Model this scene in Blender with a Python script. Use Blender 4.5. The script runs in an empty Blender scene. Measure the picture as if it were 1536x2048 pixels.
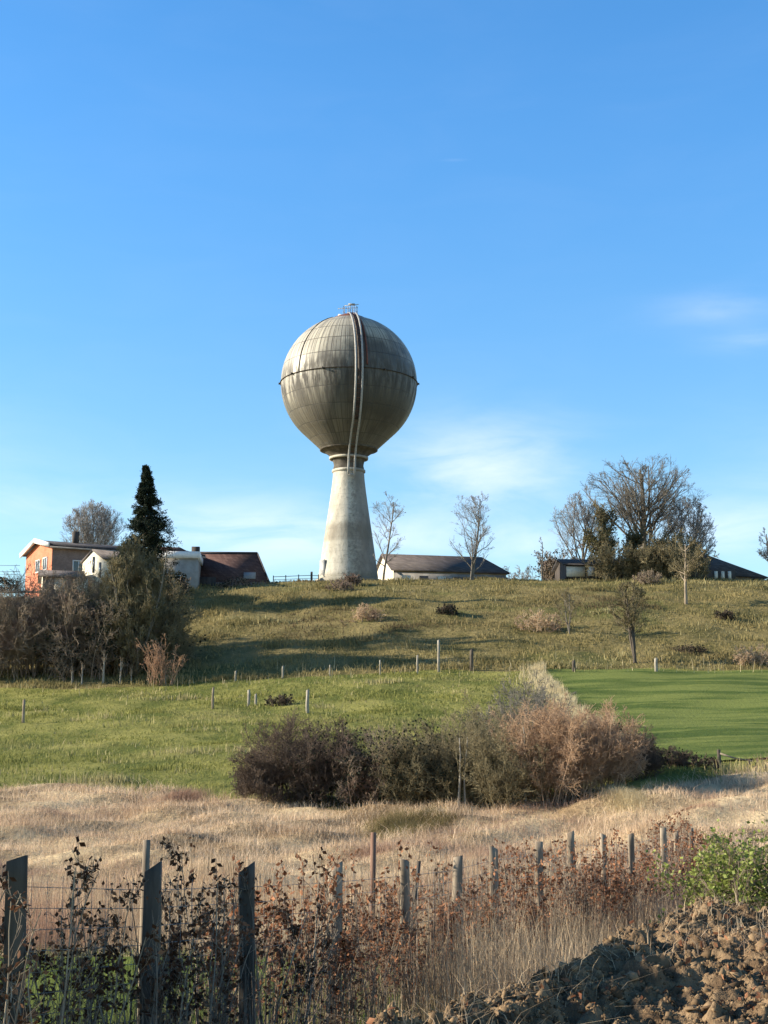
import bpy, math, random
import numpy as np
from mathutils import Vector
R = math.radians
# ------------------------------------------------------------------ camera, sky, sun, exposure
S = bpy.context.scene
F = 2958.0
HORIZON = 1500.0
PITCH = math.atan((HORIZON - 1024) / F)
cam_d = bpy.data.cameras.new("camera")
cam = bpy.data.objects.new("camera", cam_d)
S.collection.objects.link(cam)
cam.location = (0, 0, 0)
cam.rotation_euler = (R(90) + PITCH, 0, 0)
cam_d.sensor_fit = 'VERTICAL'
cam_d.sensor_height = 36.0
cam_d.lens = 36.0 * F / 2048
cam_d.clip_start = 0.1
cam_d.clip_end = 9000
S.camera = cam
SUN_E, SUN_A = 21.0, 2.0            # elevation; azimuth beyond exact left
sd = Vector((-math.cos(R(SUN_E)) * math.cos(R(SUN_A)), math.cos(R(SUN_E)) * math.sin(R(SUN_A)), math.sin(R(SUN_E))))
sun_d = bpy.data.lights.new("sun", 'SUN')
sun_d.energy = 5.0
sun_d.angle = R(0.5)
sun_d.color = (1.0, 0.89, 0.71)
sun = bpy.data.objects.new("sun", sun_d)
S.collection.objects.link(sun)
sun.rotation_euler = sd.to_track_quat('Z', 'Y').to_euler()
S.view_settings.view_transform = 'Standard'
S.view_settings.look = 'None'
S.view_settings.exposure = 1.05
S.view_settings.gamma = 1.0
S.cycles.max_bounces = 6
S.cycles.transparent_max_bounces = 4
W = bpy.data.worlds.new("World")
S.world = W
W.use_nodes = True
wt = W.node_tree
wt.nodes.clear()


class NT:
    """tiny node helper"""
    def __init__(s, t):
        s.t = t

    def n(s, typ, **kw):
        nd = s.t.nodes.new(typ)
        for k, v in kw.items():
            if k in ('ins',):
                for kk, vv in v.items():
                    s.set(nd.inputs[kk], vv)
            else:
                setattr(nd, k, v)
        return nd

    def set(s, sock, v):
        if isinstance(v, bpy.types.NodeSocket):
            s.t.links.new(v, sock)
        else:
            if isinstance(v, tuple) and len(v) == 3 and sock.type == 'RGBA':
                v = v + (1,)
            sock.default_value = v

    def math(s, op, a, b=0.0, c=None, clamp=False):
        nd = s.n('ShaderNodeMath', operation=op, use_clamp=clamp)
        s.set(nd.inputs[0], a)
        s.set(nd.inputs[1], b)
        if c is not None:
            s.set(nd.inputs[2], c)
        return nd.outputs[0]

    def mix(s, f, a, b, mode='MIX'):
        nd = s.n('ShaderNodeMix', data_type='RGBA', blend_type=mode)
        s.set(nd.inputs[0], f)
        s.set(nd.inputs[6], a)
        s.set(nd.inputs[7], b)
        return nd.outputs[2]

    def noise(s, vec, scale=5.0, detail=4.0, rough=0.55, dist=0.0):
        nd = s.n('ShaderNodeTexNoise')
        s.set(nd.inputs['Vector'], vec)
        nd.inputs['Scale'].default_value = scale
        nd.inputs['Detail'].default_value = detail
        nd.inputs['Roughness'].default_value = rough
        nd.inputs['Distortion'].default_value = dist
        return nd.outputs[0]

    def ramp(s, f, lo, hi):
        nd = s.n('ShaderNodeMapRange', interpolation_type='SMOOTHSTEP')
        s.set(nd.inputs[0], f)
        s.set(nd.inputs[1], lo)
        s.set(nd.inputs[2], hi)
        return nd.outputs[0]

    def scale(s, vec, sc):
        nd = s.n('ShaderNodeMapping')
        s.set(nd.inputs[0], vec)
        nd.inputs['Scale'].default_value = sc
        return nd.outputs[0]


w = NT(wt)
sky = w.n('ShaderNodeTexSky', sky_type='NISHITA', sun_disc=False)
sky.sun_elevation = R(SUN_E)
sky.sun_rotation = R(-90 + SUN_A)     # 0 = +Y, clockwise seen from above
sky.altitude = 200
sky.air_density = 1.0
sky.dust_density = 0.25
sky.ozone_density = 1.6
wgeo = w.n('ShaderNodeTexCoord')
dirv = wgeo.outputs['Generated']
sep = w.n('ShaderNodeSeparateXYZ')
wt.links.new(dirv, sep.inputs[0])
dx, dy, dz = sep.outputs
# flat coordinates on the dome: azimuth and elevation in degrees
az = w.math('MULTIPLY', w.math('ARCTAN2', dx, dy), 57.2958)
el = w.math('MULTIPLY', w.math('ARCSINE', dz), 57.2958)
comb = w.n('ShaderNodeCombineXYZ')
w.set(comb.inputs[0], w.math('MULTIPLY', az, 0.16))
w.set(comb.inputs[1], w.math('MULTIPLY', el, 0.55))
cn = w.noise(comb.outputs[0], 1.0, 6.0, 0.55, 0.6)
comb2 = w.n('ShaderNodeCombineXYZ')
w.set(comb2.inputs[0], w.math('MULTIPLY', az, 0.5))
w.set(comb2.inputs[1], w.math('MULTIPLY', el, 1.6))
cn2 = w.noise(comb2.outputs[0], 1.0, 5.0, 0.6, 0.3)


def blob(a0, e0, sa, se, amp):
    """one bank of thin cloud at a place on the dome"""
    q = w.math('ADD', w.math('POWER', w.math('DIVIDE', w.math('SUBTRACT', az, a0), sa), 2.0),
               w.math('POWER', w.math('DIVIDE', w.math('SUBTRACT', el, e0), se), 2.0))
    return w.math('MULTIPLY', w.math('EXPONENT', w.math('MULTIPLY', q, -1.0)), amp)


CLOUDS = [(3.6, 10.9, 3.6, 1.7, 0.85), (-5.5, 8.3, 4.6, 1.3, 0.8), (3.5, 8.0, 6.5, 1.0, 0.6), (13.5, 8.2, 3.0, 1.2, 0.6),
          (13.3, 16.6, 2.2, 0.6, 0.30), (14.6, 15.3, 1.8, 0.4, 0.25), (-13.0, 9.2, 4.0, 0.9, 0.3),
          (-26, 10, 9, 2.5, .8), (27, 10, 9, 2.2, .8), (60, 14, 14, 4, .7), (-60, 12, 14, 4, .7), (2.9, 22.5, .4, .05, .14)]
tot = None
for c in CLOUDS:
    b = blob(*c)
    tot = b if tot is None else w.math('ADD', tot, b)
shape = w.math('MULTIPLY', w.ramp(cn, 0.22, 0.66), w.math('ADD', w.math('MULTIPLY', cn2, 0.7), 0.6))
cm = w.math('MULTIPLY', tot, shape, clamp=True)
veil = w.math('MULTIPLY', w.ramp(cn, 0.35, 0.85), 0.025)
cm = w.math('ADD', cm, veil, clamp=True)
hs = w.n('ShaderNodeHueSaturation')
hs.inputs['Hue'].default_value = 0.5015
hs.inputs['Saturation'].default_value = 1.34
hs.inputs['Value'].default_value = 1.0
wt.links.new(sky.outputs[0], hs.inputs['Color'])
# the zenith of a clear winter sky is much deeper than the band above the horizon
lift = w.mix(w.ramp(el, 4.0, 26.0), (1, 1, 1), (1.20, 1.26, 1.30))
skyb = w.mix(1.0, hs.outputs[0], lift, 'MULTIPLY')
skycol = w.mix(w.ramp(el, 29.0, 60.0), skyb, w.mix(1.0, hs.outputs[0], (.20, .24, .30), 'MULTIPLY'))
cloud = w.mix(w.math('MULTIPLY', cm, 0.62), skycol, (5.6, 5.8, 6.7))
bg = w.n('ShaderNodeBackground')
wt.links.new(cloud, bg.inputs[0])
bg.inputs[1].default_value = 0.108
wo = w.n('ShaderNodeOutputWorld')
wt.links.new(bg.outputs[0], wo.inputs[0])

# ------------------------------------------------------------------ placing and mesh helpers
CP, SP_ = math.cos(PITCH), math.sin(PITCH)


def P(px, py, Y):
    v = 1024 - py
    yy = F * CP - v * SP_
    return Vector(((px - 768) / yy * Y, Y, (F * SP_ + v * CP) / yy * Y))


def PXY(px, Y):          # ground x for a column
    return P(px, 1300, Y).x


def mpp(py, Y):          # metres per photo pixel
    p = P(768, py, Y)
    return (p.y * CP + p.z * SP_) / F


COL = S.collection


class MB:
    """collects vertices and faces, builds one mesh object"""
    def __init__(s):
        s.v, s.f, s.n = [], [], 0

    def add(s, v, f):
        v = np.asarray(v, dtype=np.float32).reshape(-1, 3)
        s.v.append(v)
        if isinstance(f, np.ndarray):
            s.f.append(f.astype(np.int64) + s.n)
        else:
            for q in f:
                s.f.append(np.array([q], dtype=np.int64) + s.n)
        s.n += len(v)

    def box(s, c, size, rz=0.0, taper=1.0, shear=(0, 0)):
        cx, cy, cz = c
        hx, hy, hz = size[0] / 2, size[1] / 2, size[2] / 2
        ca, sa = math.cos(rz), math.sin(rz)
        vs = []
        for z, t in ((-hz, 1.0), (hz, taper)):
            for x, y in ((-hx, -hy), (hx, -hy), (hx, hy), (-hx, hy)):
                x, y = x * t, y * t
                if z > 0:
                    x += shear[0]
                    y += shear[1]
                vs.append((cx + x * ca - y * sa, cy + x * sa + y * ca, cz + z))
        s.add(vs, [(0, 3, 2, 1), (4, 5, 6, 7), (0, 1, 5, 4), (1, 2, 6, 5), (2, 3, 7, 6), (3, 0, 4, 7)])

    def poly(s, pts):
        s.add(pts, [tuple(range(len(pts)))])

    def tube(s, pts, rad, k=6):
        pts = np.asarray(pts, dtype=float)[None]
        rr = np.broadcast_to(np.asarray(rad, dtype=float), (pts.shape[1],))[None]
        s.tubes(pts, rr, k)
        # caps
        s.f.append(np.array([list(range(s.n - k, s.n))], dtype=np.int64))
        a = s.n - k * pts.shape[1]
        s.f.append(np.array([list(range(a + k - 1, a - 1, -1))], dtype=np.int64))

    def tubes(s, pts, rad, k=3):
        """pts (N,M,3), rad (N,M)"""
        N, M, _ = pts.shape
        d = pts[:, -1] - pts[:, 0]
        d /= (np.linalg.norm(d, axis=1, keepdims=True) + 1e-9)
        ref = np.where(np.abs(d[:, 2:3]) < 0.8, np.array([[0, 0, 1.0]]), np.array([[1.0, 0, 0]]))
        u = np.cross(d, ref)
        u /= (np.linalg.norm(u, axis=1, keepdims=True) + 1e-9)
        v = np.cross(d, u)
        a = np.arange(k) * 2 * np.pi / k
        ring = u[:, None, None, :] * np.cos(a)[None, None, :, None] + v[:, None, None, :] * np.sin(a)[None, None, :, None]
        vs = pts[:, :, None, :] + ring * rad[:, :, None, None]
        base = (np.arange(N) * M * k)[:, None, None]
        i = np.arange(M - 1)[None, :, None] * k
        j = np.arange(k)[None, None, :]
        j2 = (j + 1) % k
        f = np.stack([base + i + j, base + i + j2, base + i + k + j2, base + i + k + j], axis=-1).reshape(-1, 4)
        s.add(vs.reshape(-1, 3), f)

    def build(s, name, mat, parent=None, smooth=False, off=None):
        V = np.concatenate(s.v) if s.v else np.zeros((0, 3), np.float32)
        if off is not None:
            V = V - np.asarray(off, dtype=np.float32)
        me = bpy.data.meshes.new(name)
        tot_l = np.concatenate([np.full(len(f), f.shape[1]) for f in s.f])
        loops = np.concatenate([f.reshape(-1) for f in s.f])
        me.vertices.add(len(V))
        me.vertices.foreach_set('co', V.astype(np.float32).ravel())
        me.loops.add(len(loops))
        me.loops.foreach_set('vertex_index', loops.astype(np.int32))
        me.polygons.add(len(tot_l))
        st = np.concatenate([[0], np.cumsum(tot_l)[:-1]])
        me.polygons.foreach_set('loop_start', st.astype(np.int32))
        me.polygons.foreach_set('loop_total', tot_l.astype(np.int32))
        if smooth:
            me.polygons.foreach_set('use_smooth', np.ones(len(tot_l), dtype=bool))
        me.update(calc_edges=True)
        me.validate()
        if mat:
            me.materials.append(mat)
        o = bpy.data.objects.new(name, me)
        COL.objects.link(o)
        if parent:
            o.parent = parent
        return o


def tag(o, label=None, cat=None, group=None, kind=None):
    if label: o['label'] = label
    if cat: o['category'] = cat
    if group: o['group'] = group
    if kind: o['kind'] = kind
    return o


def thing(name, label, cat, loc, group=None, rz=0.0):
    o = bpy.data.objects.new(name, None)
    COL.objects.link(o)
    o.location = loc
    o.rotation_euler = (0, 0, rz)
    return tag(o, label, cat, group)


def dup(root, loc, rz=0.0, label=None, sc=1.0, group=None):
    r = root.copy()
    COL.objects.link(r)
    r.location = loc
    r.rotation_euler = (0, 0, rz)
    r.scale = (sc, sc, sc)
    if label: r['label'] = label
    if group: r['group'] = group
    for ch in list(root.children):
        c = ch.copy()
        COL.objects.link(c)
        c.parent = r
        for g in ch.children:
            d = g.copy()
            COL.objects.link(d)
            d.parent = c
    return r


# ------------------------------------------------------------------ materials
def newmat(name):
    m = bpy.data.materials.new(name)
    m.use_nodes = True
    t = m.node_tree
    b = t.nodes['Principled BSDF']
    return m, NT(t), b


def veg(name, c1, c2, c3=None, scale=1.5, rough=0.8, trans=0.0, isl=0.6, spec=0.15):
    """plant matter: colour varies from blade to blade and in broad patches"""
    m, t, b = newmat(name)
    g = t.n('ShaderNodeNewGeometry')
    tc = t.n('ShaderNodeTexCoord')
    ri = g.outputs['Random Per Island']
    nz = t.noise(g.outputs['Position'], scale, 3.0)
    f = t.math('ADD', t.math('MULTIPLY', ri, isl), t.math('MULTIPLY', t.ramp(nz, 0.3, 0.7), 1 - isl), clamp=True)
    col = t.mix(f, c1, c2)
    if c3:
        nz2 = t.noise(g.outputs['Position'], scale * 0.35, 2.0)
        col = t.mix(t.ramp(nz2, 0.5, 0.68), col, c3)
    t.set(b.inputs['Base Color'], col)
    b.inputs['Roughness'].default_value = rough
    b.inputs['Specular IOR Level'].default_value = spec
    if trans > 0:
        tr = t.n('ShaderNodeBsdfTranslucent')
        t.set(tr.inputs['Color'], col)
        mx = t.n('ShaderNodeMixShader')
        mx.inputs[0].default_value = trans
        t.t.links.new(b.outputs[0], mx.inputs[1])
        t.t.links.new(tr.outputs[0], mx.inputs[2])
        t.t.links.new(mx.outputs[0], t.t.nodes['Material Output'].inputs[0])
    return m


def plain(name, c1, c2, scale=3.0, rough=0.8, stretch=(1, 1, 1), bump=0.0, spec=0.3, c3=None):
    m, t, b = newmat(name)
    tc = t.n('ShaderNodeTexCoord')
    v = t.scale(tc.outputs['Object'], stretch)
    nz = t.noise(v, scale, 6.0, 0.6)
    col = t.mix(t.ramp(nz, 0.3, 0.7), c1, c2)
    if c3:
        nz3 = t.noise(v, scale * 3.1, 4.0, 0.6)
        col = t.mix(t.ramp(nz3, 0.55, 0.7), col, c3)
    t.set(b.inputs['Base Color'], col)
    b.inputs['Roughness'].default_value = rough
    b.inputs['Specular IOR Level'].default_value = spec
    if bump:
        bp = t.n('ShaderNodeBump')
        bp.inputs['Strength'].default_value = 0.6
        bp.inputs['Distance'].default_value = bump
        t.set(bp.inputs['Height'], nz)
        t.set(b.inputs['Normal'], bp.outputs[0])
    return m


def tiles(name, c1, c2, mortar, sx, sz, axis='roof', rough=0.85):
    """brick or tile pattern in object space (x along, z up)"""
    m, t, b = newmat(name)
    tc = t.n('ShaderNodeTexCoord')
    sp = t.n('ShaderNodeSeparateXYZ')
    t.set(sp.inputs[0], tc.outputs['Object'])
    cb = t.n('ShaderNodeCombineXYZ')
    t.set(cb.inputs[0], t.math('ADD', sp.outputs[0], sp.outputs[1]))
    t.set(cb.inputs[1], sp.outputs[2])
    br = t.n('ShaderNodeTexBrick')
    t.set(br.inputs['Vector'], cb.outputs[0])
    br.inputs['Color1'].default_value = c1 + (1,)
    br.inputs['Color2'].default_value = c2 + (1,)
    br.inputs['Mortar'].default_value = mortar + (1,)
    br.inputs['Scale'].default_value = 1.0
    br.inputs['Mortar Size'].default_value = 0.008
    br.inputs['Brick Width'].default_value = sx
    br.inputs['Row Height'].default_value = sz
    nz = t.noise(tc.outputs['Object'], 0.8, 6.0, 0.65)
    col = t.mix(t.math('MULTIPLY', t.ramp(nz, 0.35, 0.75), 0.5), br.outputs[0], tuple(0.55 * x for x in c1))
    t.set(b.inputs['Base Color'], col)
    b.inputs['Roughness'].default_value = rough
    b.inputs['Specular IOR Level'].default_value = 0.2
    return m


M = {}
M['bark'] = plain('bark_material', (.10, .085, .065), (.20, .18, .15), 6, .9, (1, 1, .3), .02)
M['twig_grey'] = veg('grey_twigs', (.13, .115, .095), (.23, .21, .18))
M['twig_far'] = veg('far_grey_twigs', (.20, .19, .19), (.30, .29, .28))
M['twig_brown'] = veg('brown_twigs', (.17, .13, .095), (.36, .285, .21), (.26, .18, .14))
M['twig_olive'] = veg('olive_twigs', (.14, .115, .065), (.27, .23, .135))
M['twig_pink'] = veg('pink_twigs', (.31, .20, .125), (.50, .345, .225))
M['twig_purple'] = veg('purple_twigs', (.075, .055, .042), (.15, .112, .085))
M['twig_orange'] = veg('orange_twigs', (.30, .17, .10), (.42, .27, .18))
M['pale_bark'] = plain('pale_bark', (.22, .195, .155), (.38, .345, .28), 8, .8, (1, 1, .3))
M['conifer'] = veg('conifer_needles', (.010, .016, .012), (.038, .052, .030), None, 1.0, .8, .1)
M['ivy'] = veg('ivy_leaves', (.045, .045, .022), (.12, .11, .05), (.13, .105, .055), 1.2, .6, .2)
M['laurel'] = veg('evergreen_leaves', (.14, .19, .04), (.34, .38, .10), None, 2.0, .45, .3)
M['lawn'] = veg('lawn_blades', (.10, .15, .03), (.26, .29, .07), None, 2.0, .6, .3)
M['dark_leaf'] = veg('dark_evergreen_leaves', (.014, .018, .011), (.036, .04, .022), None, 2.0, .7, .15)
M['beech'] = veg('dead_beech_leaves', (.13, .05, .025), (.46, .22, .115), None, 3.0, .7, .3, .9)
M['shaded_beech'] = veg('shade_toned_beech_leaves', (.045, .022, .013), (.17, .08, .042), None, 3.0, .7, .25, .9)  # beech leaves darkened in colour to stand in for shade
M['stem'] = veg('whip_stems', (.08, .058, .04), (.44, .35, .26), None, 3.0, .7)
M['straw'] = veg('straw_blades', (.37, .255, .16), (.88, .69, .48), (.38, .25, .18), .8, .7, .3, .6)
M['stalk'] = veg('dry_stalks_material', (.15, .10, .065), (.80, .62, .40), (.40, .25, .17), .9, .75, .25, .75)
M['grass'] = veg('meadow_blades', (.115, .13, .032), (.31, .295, .085), (.30, .27, .11), .25, .7, .35, .55)
M['rough_grass'] = veg('bank_blades', (.135, .12, .042), (.34, .275, .125), (.14, .105, .055), .12, .75, .3, .5)
M['pale_grass'] = veg('pale_tall_grass', (.42, .34, .20), (.66, .56, .36), None, .8, .7, .3, .7)
M['tuft'] = veg('bleached_tufts', (.24, .21, .09), (.44, .38, .19), None, .8, .7, .3, .7)
M['crop'] = veg('crop_blades', (.085, .13, .026), (.16, .21, .05), None, .3, .6, .3, .5)
M['post'] = plain('weathered_post', (.16, .125, .09), (.36, .295, .22), 9, .85, (1, 1, .12), .01, .15, (.12, .10, .08))
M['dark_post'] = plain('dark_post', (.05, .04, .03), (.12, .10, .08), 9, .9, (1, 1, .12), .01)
M['wire'] = plain('galvanised_wire', (.18, .18, .17), (.30, .29, .27), 20, .5)
M['white'] = plain('white_paint', (.70, .68, .64), (.82, .80, .76), 4, .6)
M['cream'] = plain('cream_render', (.62, .56, .44), (.76, .70, .57), 1.2, .85, c3=(.50, .44, .34))
M['grey_wall'] = plain('grey_render', (.22, .20, .18), (.34, .32, .29), 1.0, .9)
M['glass'] = plain('window_glass', (.03, .035, .04), (.06, .065, .07), 1.0, .08, spec=.6)
M['dark_wood'] = plain('dark_wood', (.035, .028, .024), (.08, .065, .055), 3, .8, (1, 1, .2))
M['orange'] = tiles('orange_brick', (.56, .165, .08), (.64, .22, .12), (.50, .25, .17), .22, .075)
M['brown_brick'] = tiles('brown_brick', (.17, .12, .10), (.25, .18, .15), (.24, .2, .18), .22, .075)
M['roof_dark'] = tiles('dark_slates', (.045, .042, .045), (.085, .078, .078), (.02, .02, .02), .3, .22)
M['roof_red'] = tiles('red_brown_tiles', (.085, .048, .042), (.135, .082, .070), (.04, .02, .02), .3, .28)
M['roof_grey'] = tiles('grey_brown_roof', (.13, .11, .10), (.19, .165, .15), (.06, .05, .05), .4, .3)
M['roof_barn'] = tiles('weathered_barn_roof', (.085, .072, .066), (.13, .11, .10), (.05, .04, .04), .5, .3)
M['metal'] = plain('dull_metal', (.26, .26, .25), (.42, .41, .38), 6, .5)
M['red_wood'] = plain('reddish_wood', (.14, .075, .05), (.24, .14, .10), 9, .85, (1, 1, .15))
M['rust'] = plain('rusty_metal', (.13, .045, .035), (.22, .09, .06), 6, .8)
M['cable'] = plain('black_cable', (.03, .03, .03), (.06, .06, .06), 6, .6)

# soil
m, t, b = newmat('turned_soil')
g = t.n('ShaderNodeNewGeometry')
pos = g.outputs['Position']
n1 = t.noise(pos, 3.0, 8.0, .65)
n2 = t.noise(pos, 14.0, 6.0, .6)
col = t.mix(t.ramp(n1, .35, .65), (.11, .072, .042), (.26, .18, .105))
col = t.mix(t.ramp(n2, .58, .75), col, (.34, .25, .14))
t.set(b.inputs['Base Color'], col)
b.inputs['Roughness'].default_value = .95
b.inputs['Specular IOR Level'].default_value = .1
bp = t.n('ShaderNodeBump')
bp.inputs['Distance'].default_value = .05
t.set(bp.inputs['Height'], n2)
t.set(b.inputs['Normal'], bp.outputs[0])
M['soil'] = m
M['clod'] = veg('soil_clods_material', (.07, .045, .027), (.29, .20, .115), None, 4.0, .95, 0, .8, .05)

# ground: zone weights come from the mesh (what grows where), broken up with noise
m, t, b = newmat('ground_cover')
g = t.n('ShaderNodeNewGeometry')
pos = g.outputs['Position']
at = t.n('ShaderNodeVertexColor', layer_name='zone')
sp = t.n('ShaderNodeSeparateColor')
t.set(sp.inputs[0], at.outputs[0])
posf = t.scale(pos, (1, .35, 1))
nb = t.noise(posf, .35, 7.0, .65)
nf = t.noise(pos, 3.0, 8.0, .7)
nl = t.noise(pos, .07, 4.0, .6)
meadow = t.mix(t.ramp(nb, .38, .62), (.115, .135, .033), (.28, .265, .08))
meadow = t.mix(t.math('MULTIPLY', t.ramp(nf, .5, .75), .6), meadow, (.30, .26, .11))
bank = t.mix(t.ramp(nb, .36, .62), (.125, .11, .04), (.25, .20, .085))
bank = t.mix(t.math('MULTIPLY', t.ramp(nf, .48, .7), .7), bank, (.34, .27, .13))
bank = t.mix(t.math('MULTIPLY', t.ramp(nl, .52, .62), .55), bank, (.10, .12, .035))
straw = t.mix(t.ramp(nb, .38, .62), (.30, .21, .12), (.72, .56, .34))
straw = t.mix(t.math('MULTIPLY', t.ramp(nf, .5, .7), .6), straw, (.20, .13, .08))
lawn = t.mix(t.ramp(nb, .35, .65), (.10, .17, .03), (.20, .24, .06))


def edge(x):
    return t.ramp(t.math('ADD', x, t.math('MULTIPLY', t.math('SUBTRACT', nb, .5), .9)), .35, .65)


col = t.mix(edge(sp.outputs[0]), meadow, straw)
col = t.mix(edge(sp.outputs[2]), col, bank)
col = t.mix(edge(sp.outputs[1]), col, lawn)
t.set(b.inputs['Base Color'], col)
b.inputs['Roughness'].default_value = .95
b.inputs['Specular IOR Level'].default_value = .05
bp = t.n('ShaderNodeBump')
bp.inputs['Distance'].default_value = .35
bp.inputs['Strength'].default_value = .8
t.set(bp.inputs['Height'], t.math('ADD', nf, t.math('MULTIPLY', nb, 1.5)))
t.set(b.inputs['Normal'], bp.outputs[0])
M['ground'] = m

m, t, b = newmat('crop_green')
g = t.n('ShaderNodeNewGeometry')
pos = g.outputs['Position']
nb = t.noise(t.scale(pos, (.12, .5, 1)), 1.0, 5.0, .6)
nf = t.noise(pos, 5.0, 6.0, .7)
col = t.mix(t.ramp(nb, .38, .60), (.075, .112, .026), (.175, .205, .055))
col = t.mix(t.math('MULTIPLY', t.ramp(nf, .5, .75), .4), col, (.15, .165, .055))
t.set(b.inputs['Base Color'], col)
b.inputs['Roughness'].default_value = .9
b.inputs['Specular IOR Level'].default_value = .05
bp = t.n('ShaderNodeBump')
bp.inputs['Distance'].default_value = .1
t.set(bp.inputs['Height'], nf)
t.set(b.inputs['Normal'], bp.outputs[0])
M['crop_ground'] = m

# ------------------------------------------------------------------ terrain
_cols = np.array([-800, 0, 350, 768, 1100, 1300, 1536, 2300.])
_u = np.array([P(c, 1300, 1.0).x for c in _cols])
_rows = [
    (2, [-1.75] * 8), (6, [-2.0] * 8), (10, [-2.25] * 8), (14, [-2.42] * 8), (20, [-2.62] * 8),
    (26, [-2.62] * 8), (33, [-2.25, -2.25, -2.25, -2.3, -2.25, -2.05, -1.9, -1.9])]
for Y, ys in [(45, [1582, 1585, 1590, 1600, 1580, 1545, 1530, 1530]),
              (70, [1480, 1478, 1470, 1462, 1450, 1440, 1436, 1436]),
              (99, [1386, 1383, 1374, 1347, 1343, 1343, 1343, 1343]),
              (110, [1335, 1325, 1305, 1283, 1280, 1279, 1279, 1275]),
              (122, [1275, 1262, 1245, 1219, 1219, 1219, 1216, 1216]),
              (135, [1225, 1218, 1192, 1177, 1177, 1177, 1175, 1175]),
              (148, [1205, 1198, 1168, 1157, 1158, 1158, 1157, 1157])]:
    _rows.append((Y, [P(768, y, Y).z for y in ys]))
_rows.append((165, [15.5, 16.2, 17.7, 17.95, 17.95, 17.95, 17.95, 17.9]))
_rows.append((230, [15.5, 16.2, 17.7, 17.9, 17.9, 17.9, 17.9, 17.9]))
_rows.append((600, [14.] * 8))
_rows.append((4000, [10.] * 8))
_RY = np.array([r[0] for r in _rows], float)
_RZ = np.array([r[1] for r in _rows], float)


def _h0(X, Y):
    X = np.asarray(X, float)
    Y = np.asarray(Y, float)
    u = X / np.maximum(Y, 6.0)
    Yc = np.clip(Y, _RY[0], _RY[-1])
    i = np.clip(np.searchsorted(_RY, Yc) - 1, 0, len(_RY) - 2)
    f = (Yc - _RY[i]) / (_RY[i + 1] - _RY[i])
    uc = np.clip(u, _u[0], _u[-1])
    j = np.clip(np.searchsorted(_u, uc) - 1, 0, len(_u) - 2)
    g = (uc - _u[j]) / (_u[j + 1] - _u[j])
    a = _RZ[i, j] * (1 - g) + _RZ[i, j + 1] * g
    b = _RZ[i + 1, j] * (1 - g) + _RZ[i + 1, j + 1] * g
    return a * (1 - f) + b * f


def H(X, Y):
    X = np.asarray(X, float)
    Y = np.asarray(Y, float)
    s = np.clip(np.abs(Y) * 0.03, .4, 5)
    z = (_h0(X, Y - s) + 2 * _h0(X, Y) + _h0(X, Y + s)) / 4
    k = np.clip((Y - 20) / 60, 0, 1)
    kv = np.clip((Y - 22) / 6, 0, 1) * np.clip((50 - Y) / 6, 0, 1)
    z = z + kv * (.09 * np.sin(X * 1.1 + 1.3 * np.sin(Y * .8)) + .06 * np.sin(X * 2.7 - Y * 1.9) + .05 * np.sin(Y * 2.3 + X * .7))
    z = z + k * (.06 * np.sin(X * .35 + Y * .16) + .04 * np.sin(X * .9 - Y * .41 + 1.2) + .02 * np.sin(X * 2.9 + Y * 1.7))
    kb = np.clip((Y - 98) / 8, 0, 1) * np.clip((150 - Y) / 10, 0, 1)
    z = z + kb * (.08 * np.sin(X * .8 + 2 * np.sin(Y * .35)) + .07 * np.sin(Y * 1.05 + 1.5 * np.sin(X * .31)))
    return z


def G(px, Y):
    x = PXY(px, Y)
    return Vector((x, Y, float(H(x, Y))))


def sstep(x, a, b):
    q = np.clip((x - a) / (b - a), 0, 1)
    return q * q * (3 - 2 * q)


def zones(X, Y):
    u = X / np.maximum(Y, 1)
    edge = 43.5 - 14 * u + 1.2 * np.sin(X * .5) + .8 * np.sin(X * 1.7)
    edge = edge + 6 * sstep(u, .16, .24)
    straw = sstep(Y, 19, 22) * (1 - sstep(Y, edge - 1.5, edge + 1.5))
    lawn = (1 - sstep(Y, 18.5, 20.5)) * (1 - sstep(X, .3, 1.6))
    straw = np.maximum(straw, (1 - lawn) * (1 - sstep(Y, edge - 1.5, edge + 1.5)))
    yb = 99 + .8 * np.sin(X * .4)
    bank = sstep(Y, yb - 1, yb + 1)
    return straw, lawn, bank


ys = np.concatenate([np.arange(-80, 0, 4.), np.arange(0, 20, .25), np.arange(20, 60, .4), np.arange(60, 98, .6), np.arange(98, 154, .4),
                     np.arange(154, 240, 4.), np.geomspace(240, 4000, 26)])
us = np.concatenate([np.linspace(-3, -.75, 14)[:-1], np.linspace(-.75, -.33, 14)[:-1], np.linspace(-.33, .33, 190), np.linspace(.33, .75, 14)[1:], np.linspace(.75, 3, 14)[1:]])
YY, UU = np.meshgrid(ys, us, indexing='ij')
XX = UU * (np.abs(YY) + 12)
ZZ = H(XX, YY)
gm = MB()
ny, nx = YY.shape
ii, jj = np.meshgrid(np.arange(ny - 1), np.arange(nx - 1), indexing='ij')
q = np.stack([ii * nx + jj, ii * nx + jj + 1, (ii + 1) * nx + jj + 1, (ii + 1) * nx + jj], -1).reshape(-1, 4)
gm.add(np.stack([XX, YY, ZZ], -1).reshape(-1, 3), q)
ground = gm.build('ground', M['ground'], smooth=True)
tag(ground, kind='structure')
z1, z2, z3 = zones(XX, YY)
ca = ground.data.color_attributes.new('zone', 'FLOAT_COLOR', 'POINT')
ca.data.foreach_set('color', np.stack([z1, z2, z3, np.ones_like(z1)], -1).astype(np.float32).ravel())


def crop_edge(Y):
    return np.interp(Y, [46, 50, 60, 80, 99], [8.2, 8.7, 9.7, 10.1, 10.6]) + .15 * np.sin(np.asarray(Y) * 1.3)


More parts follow.
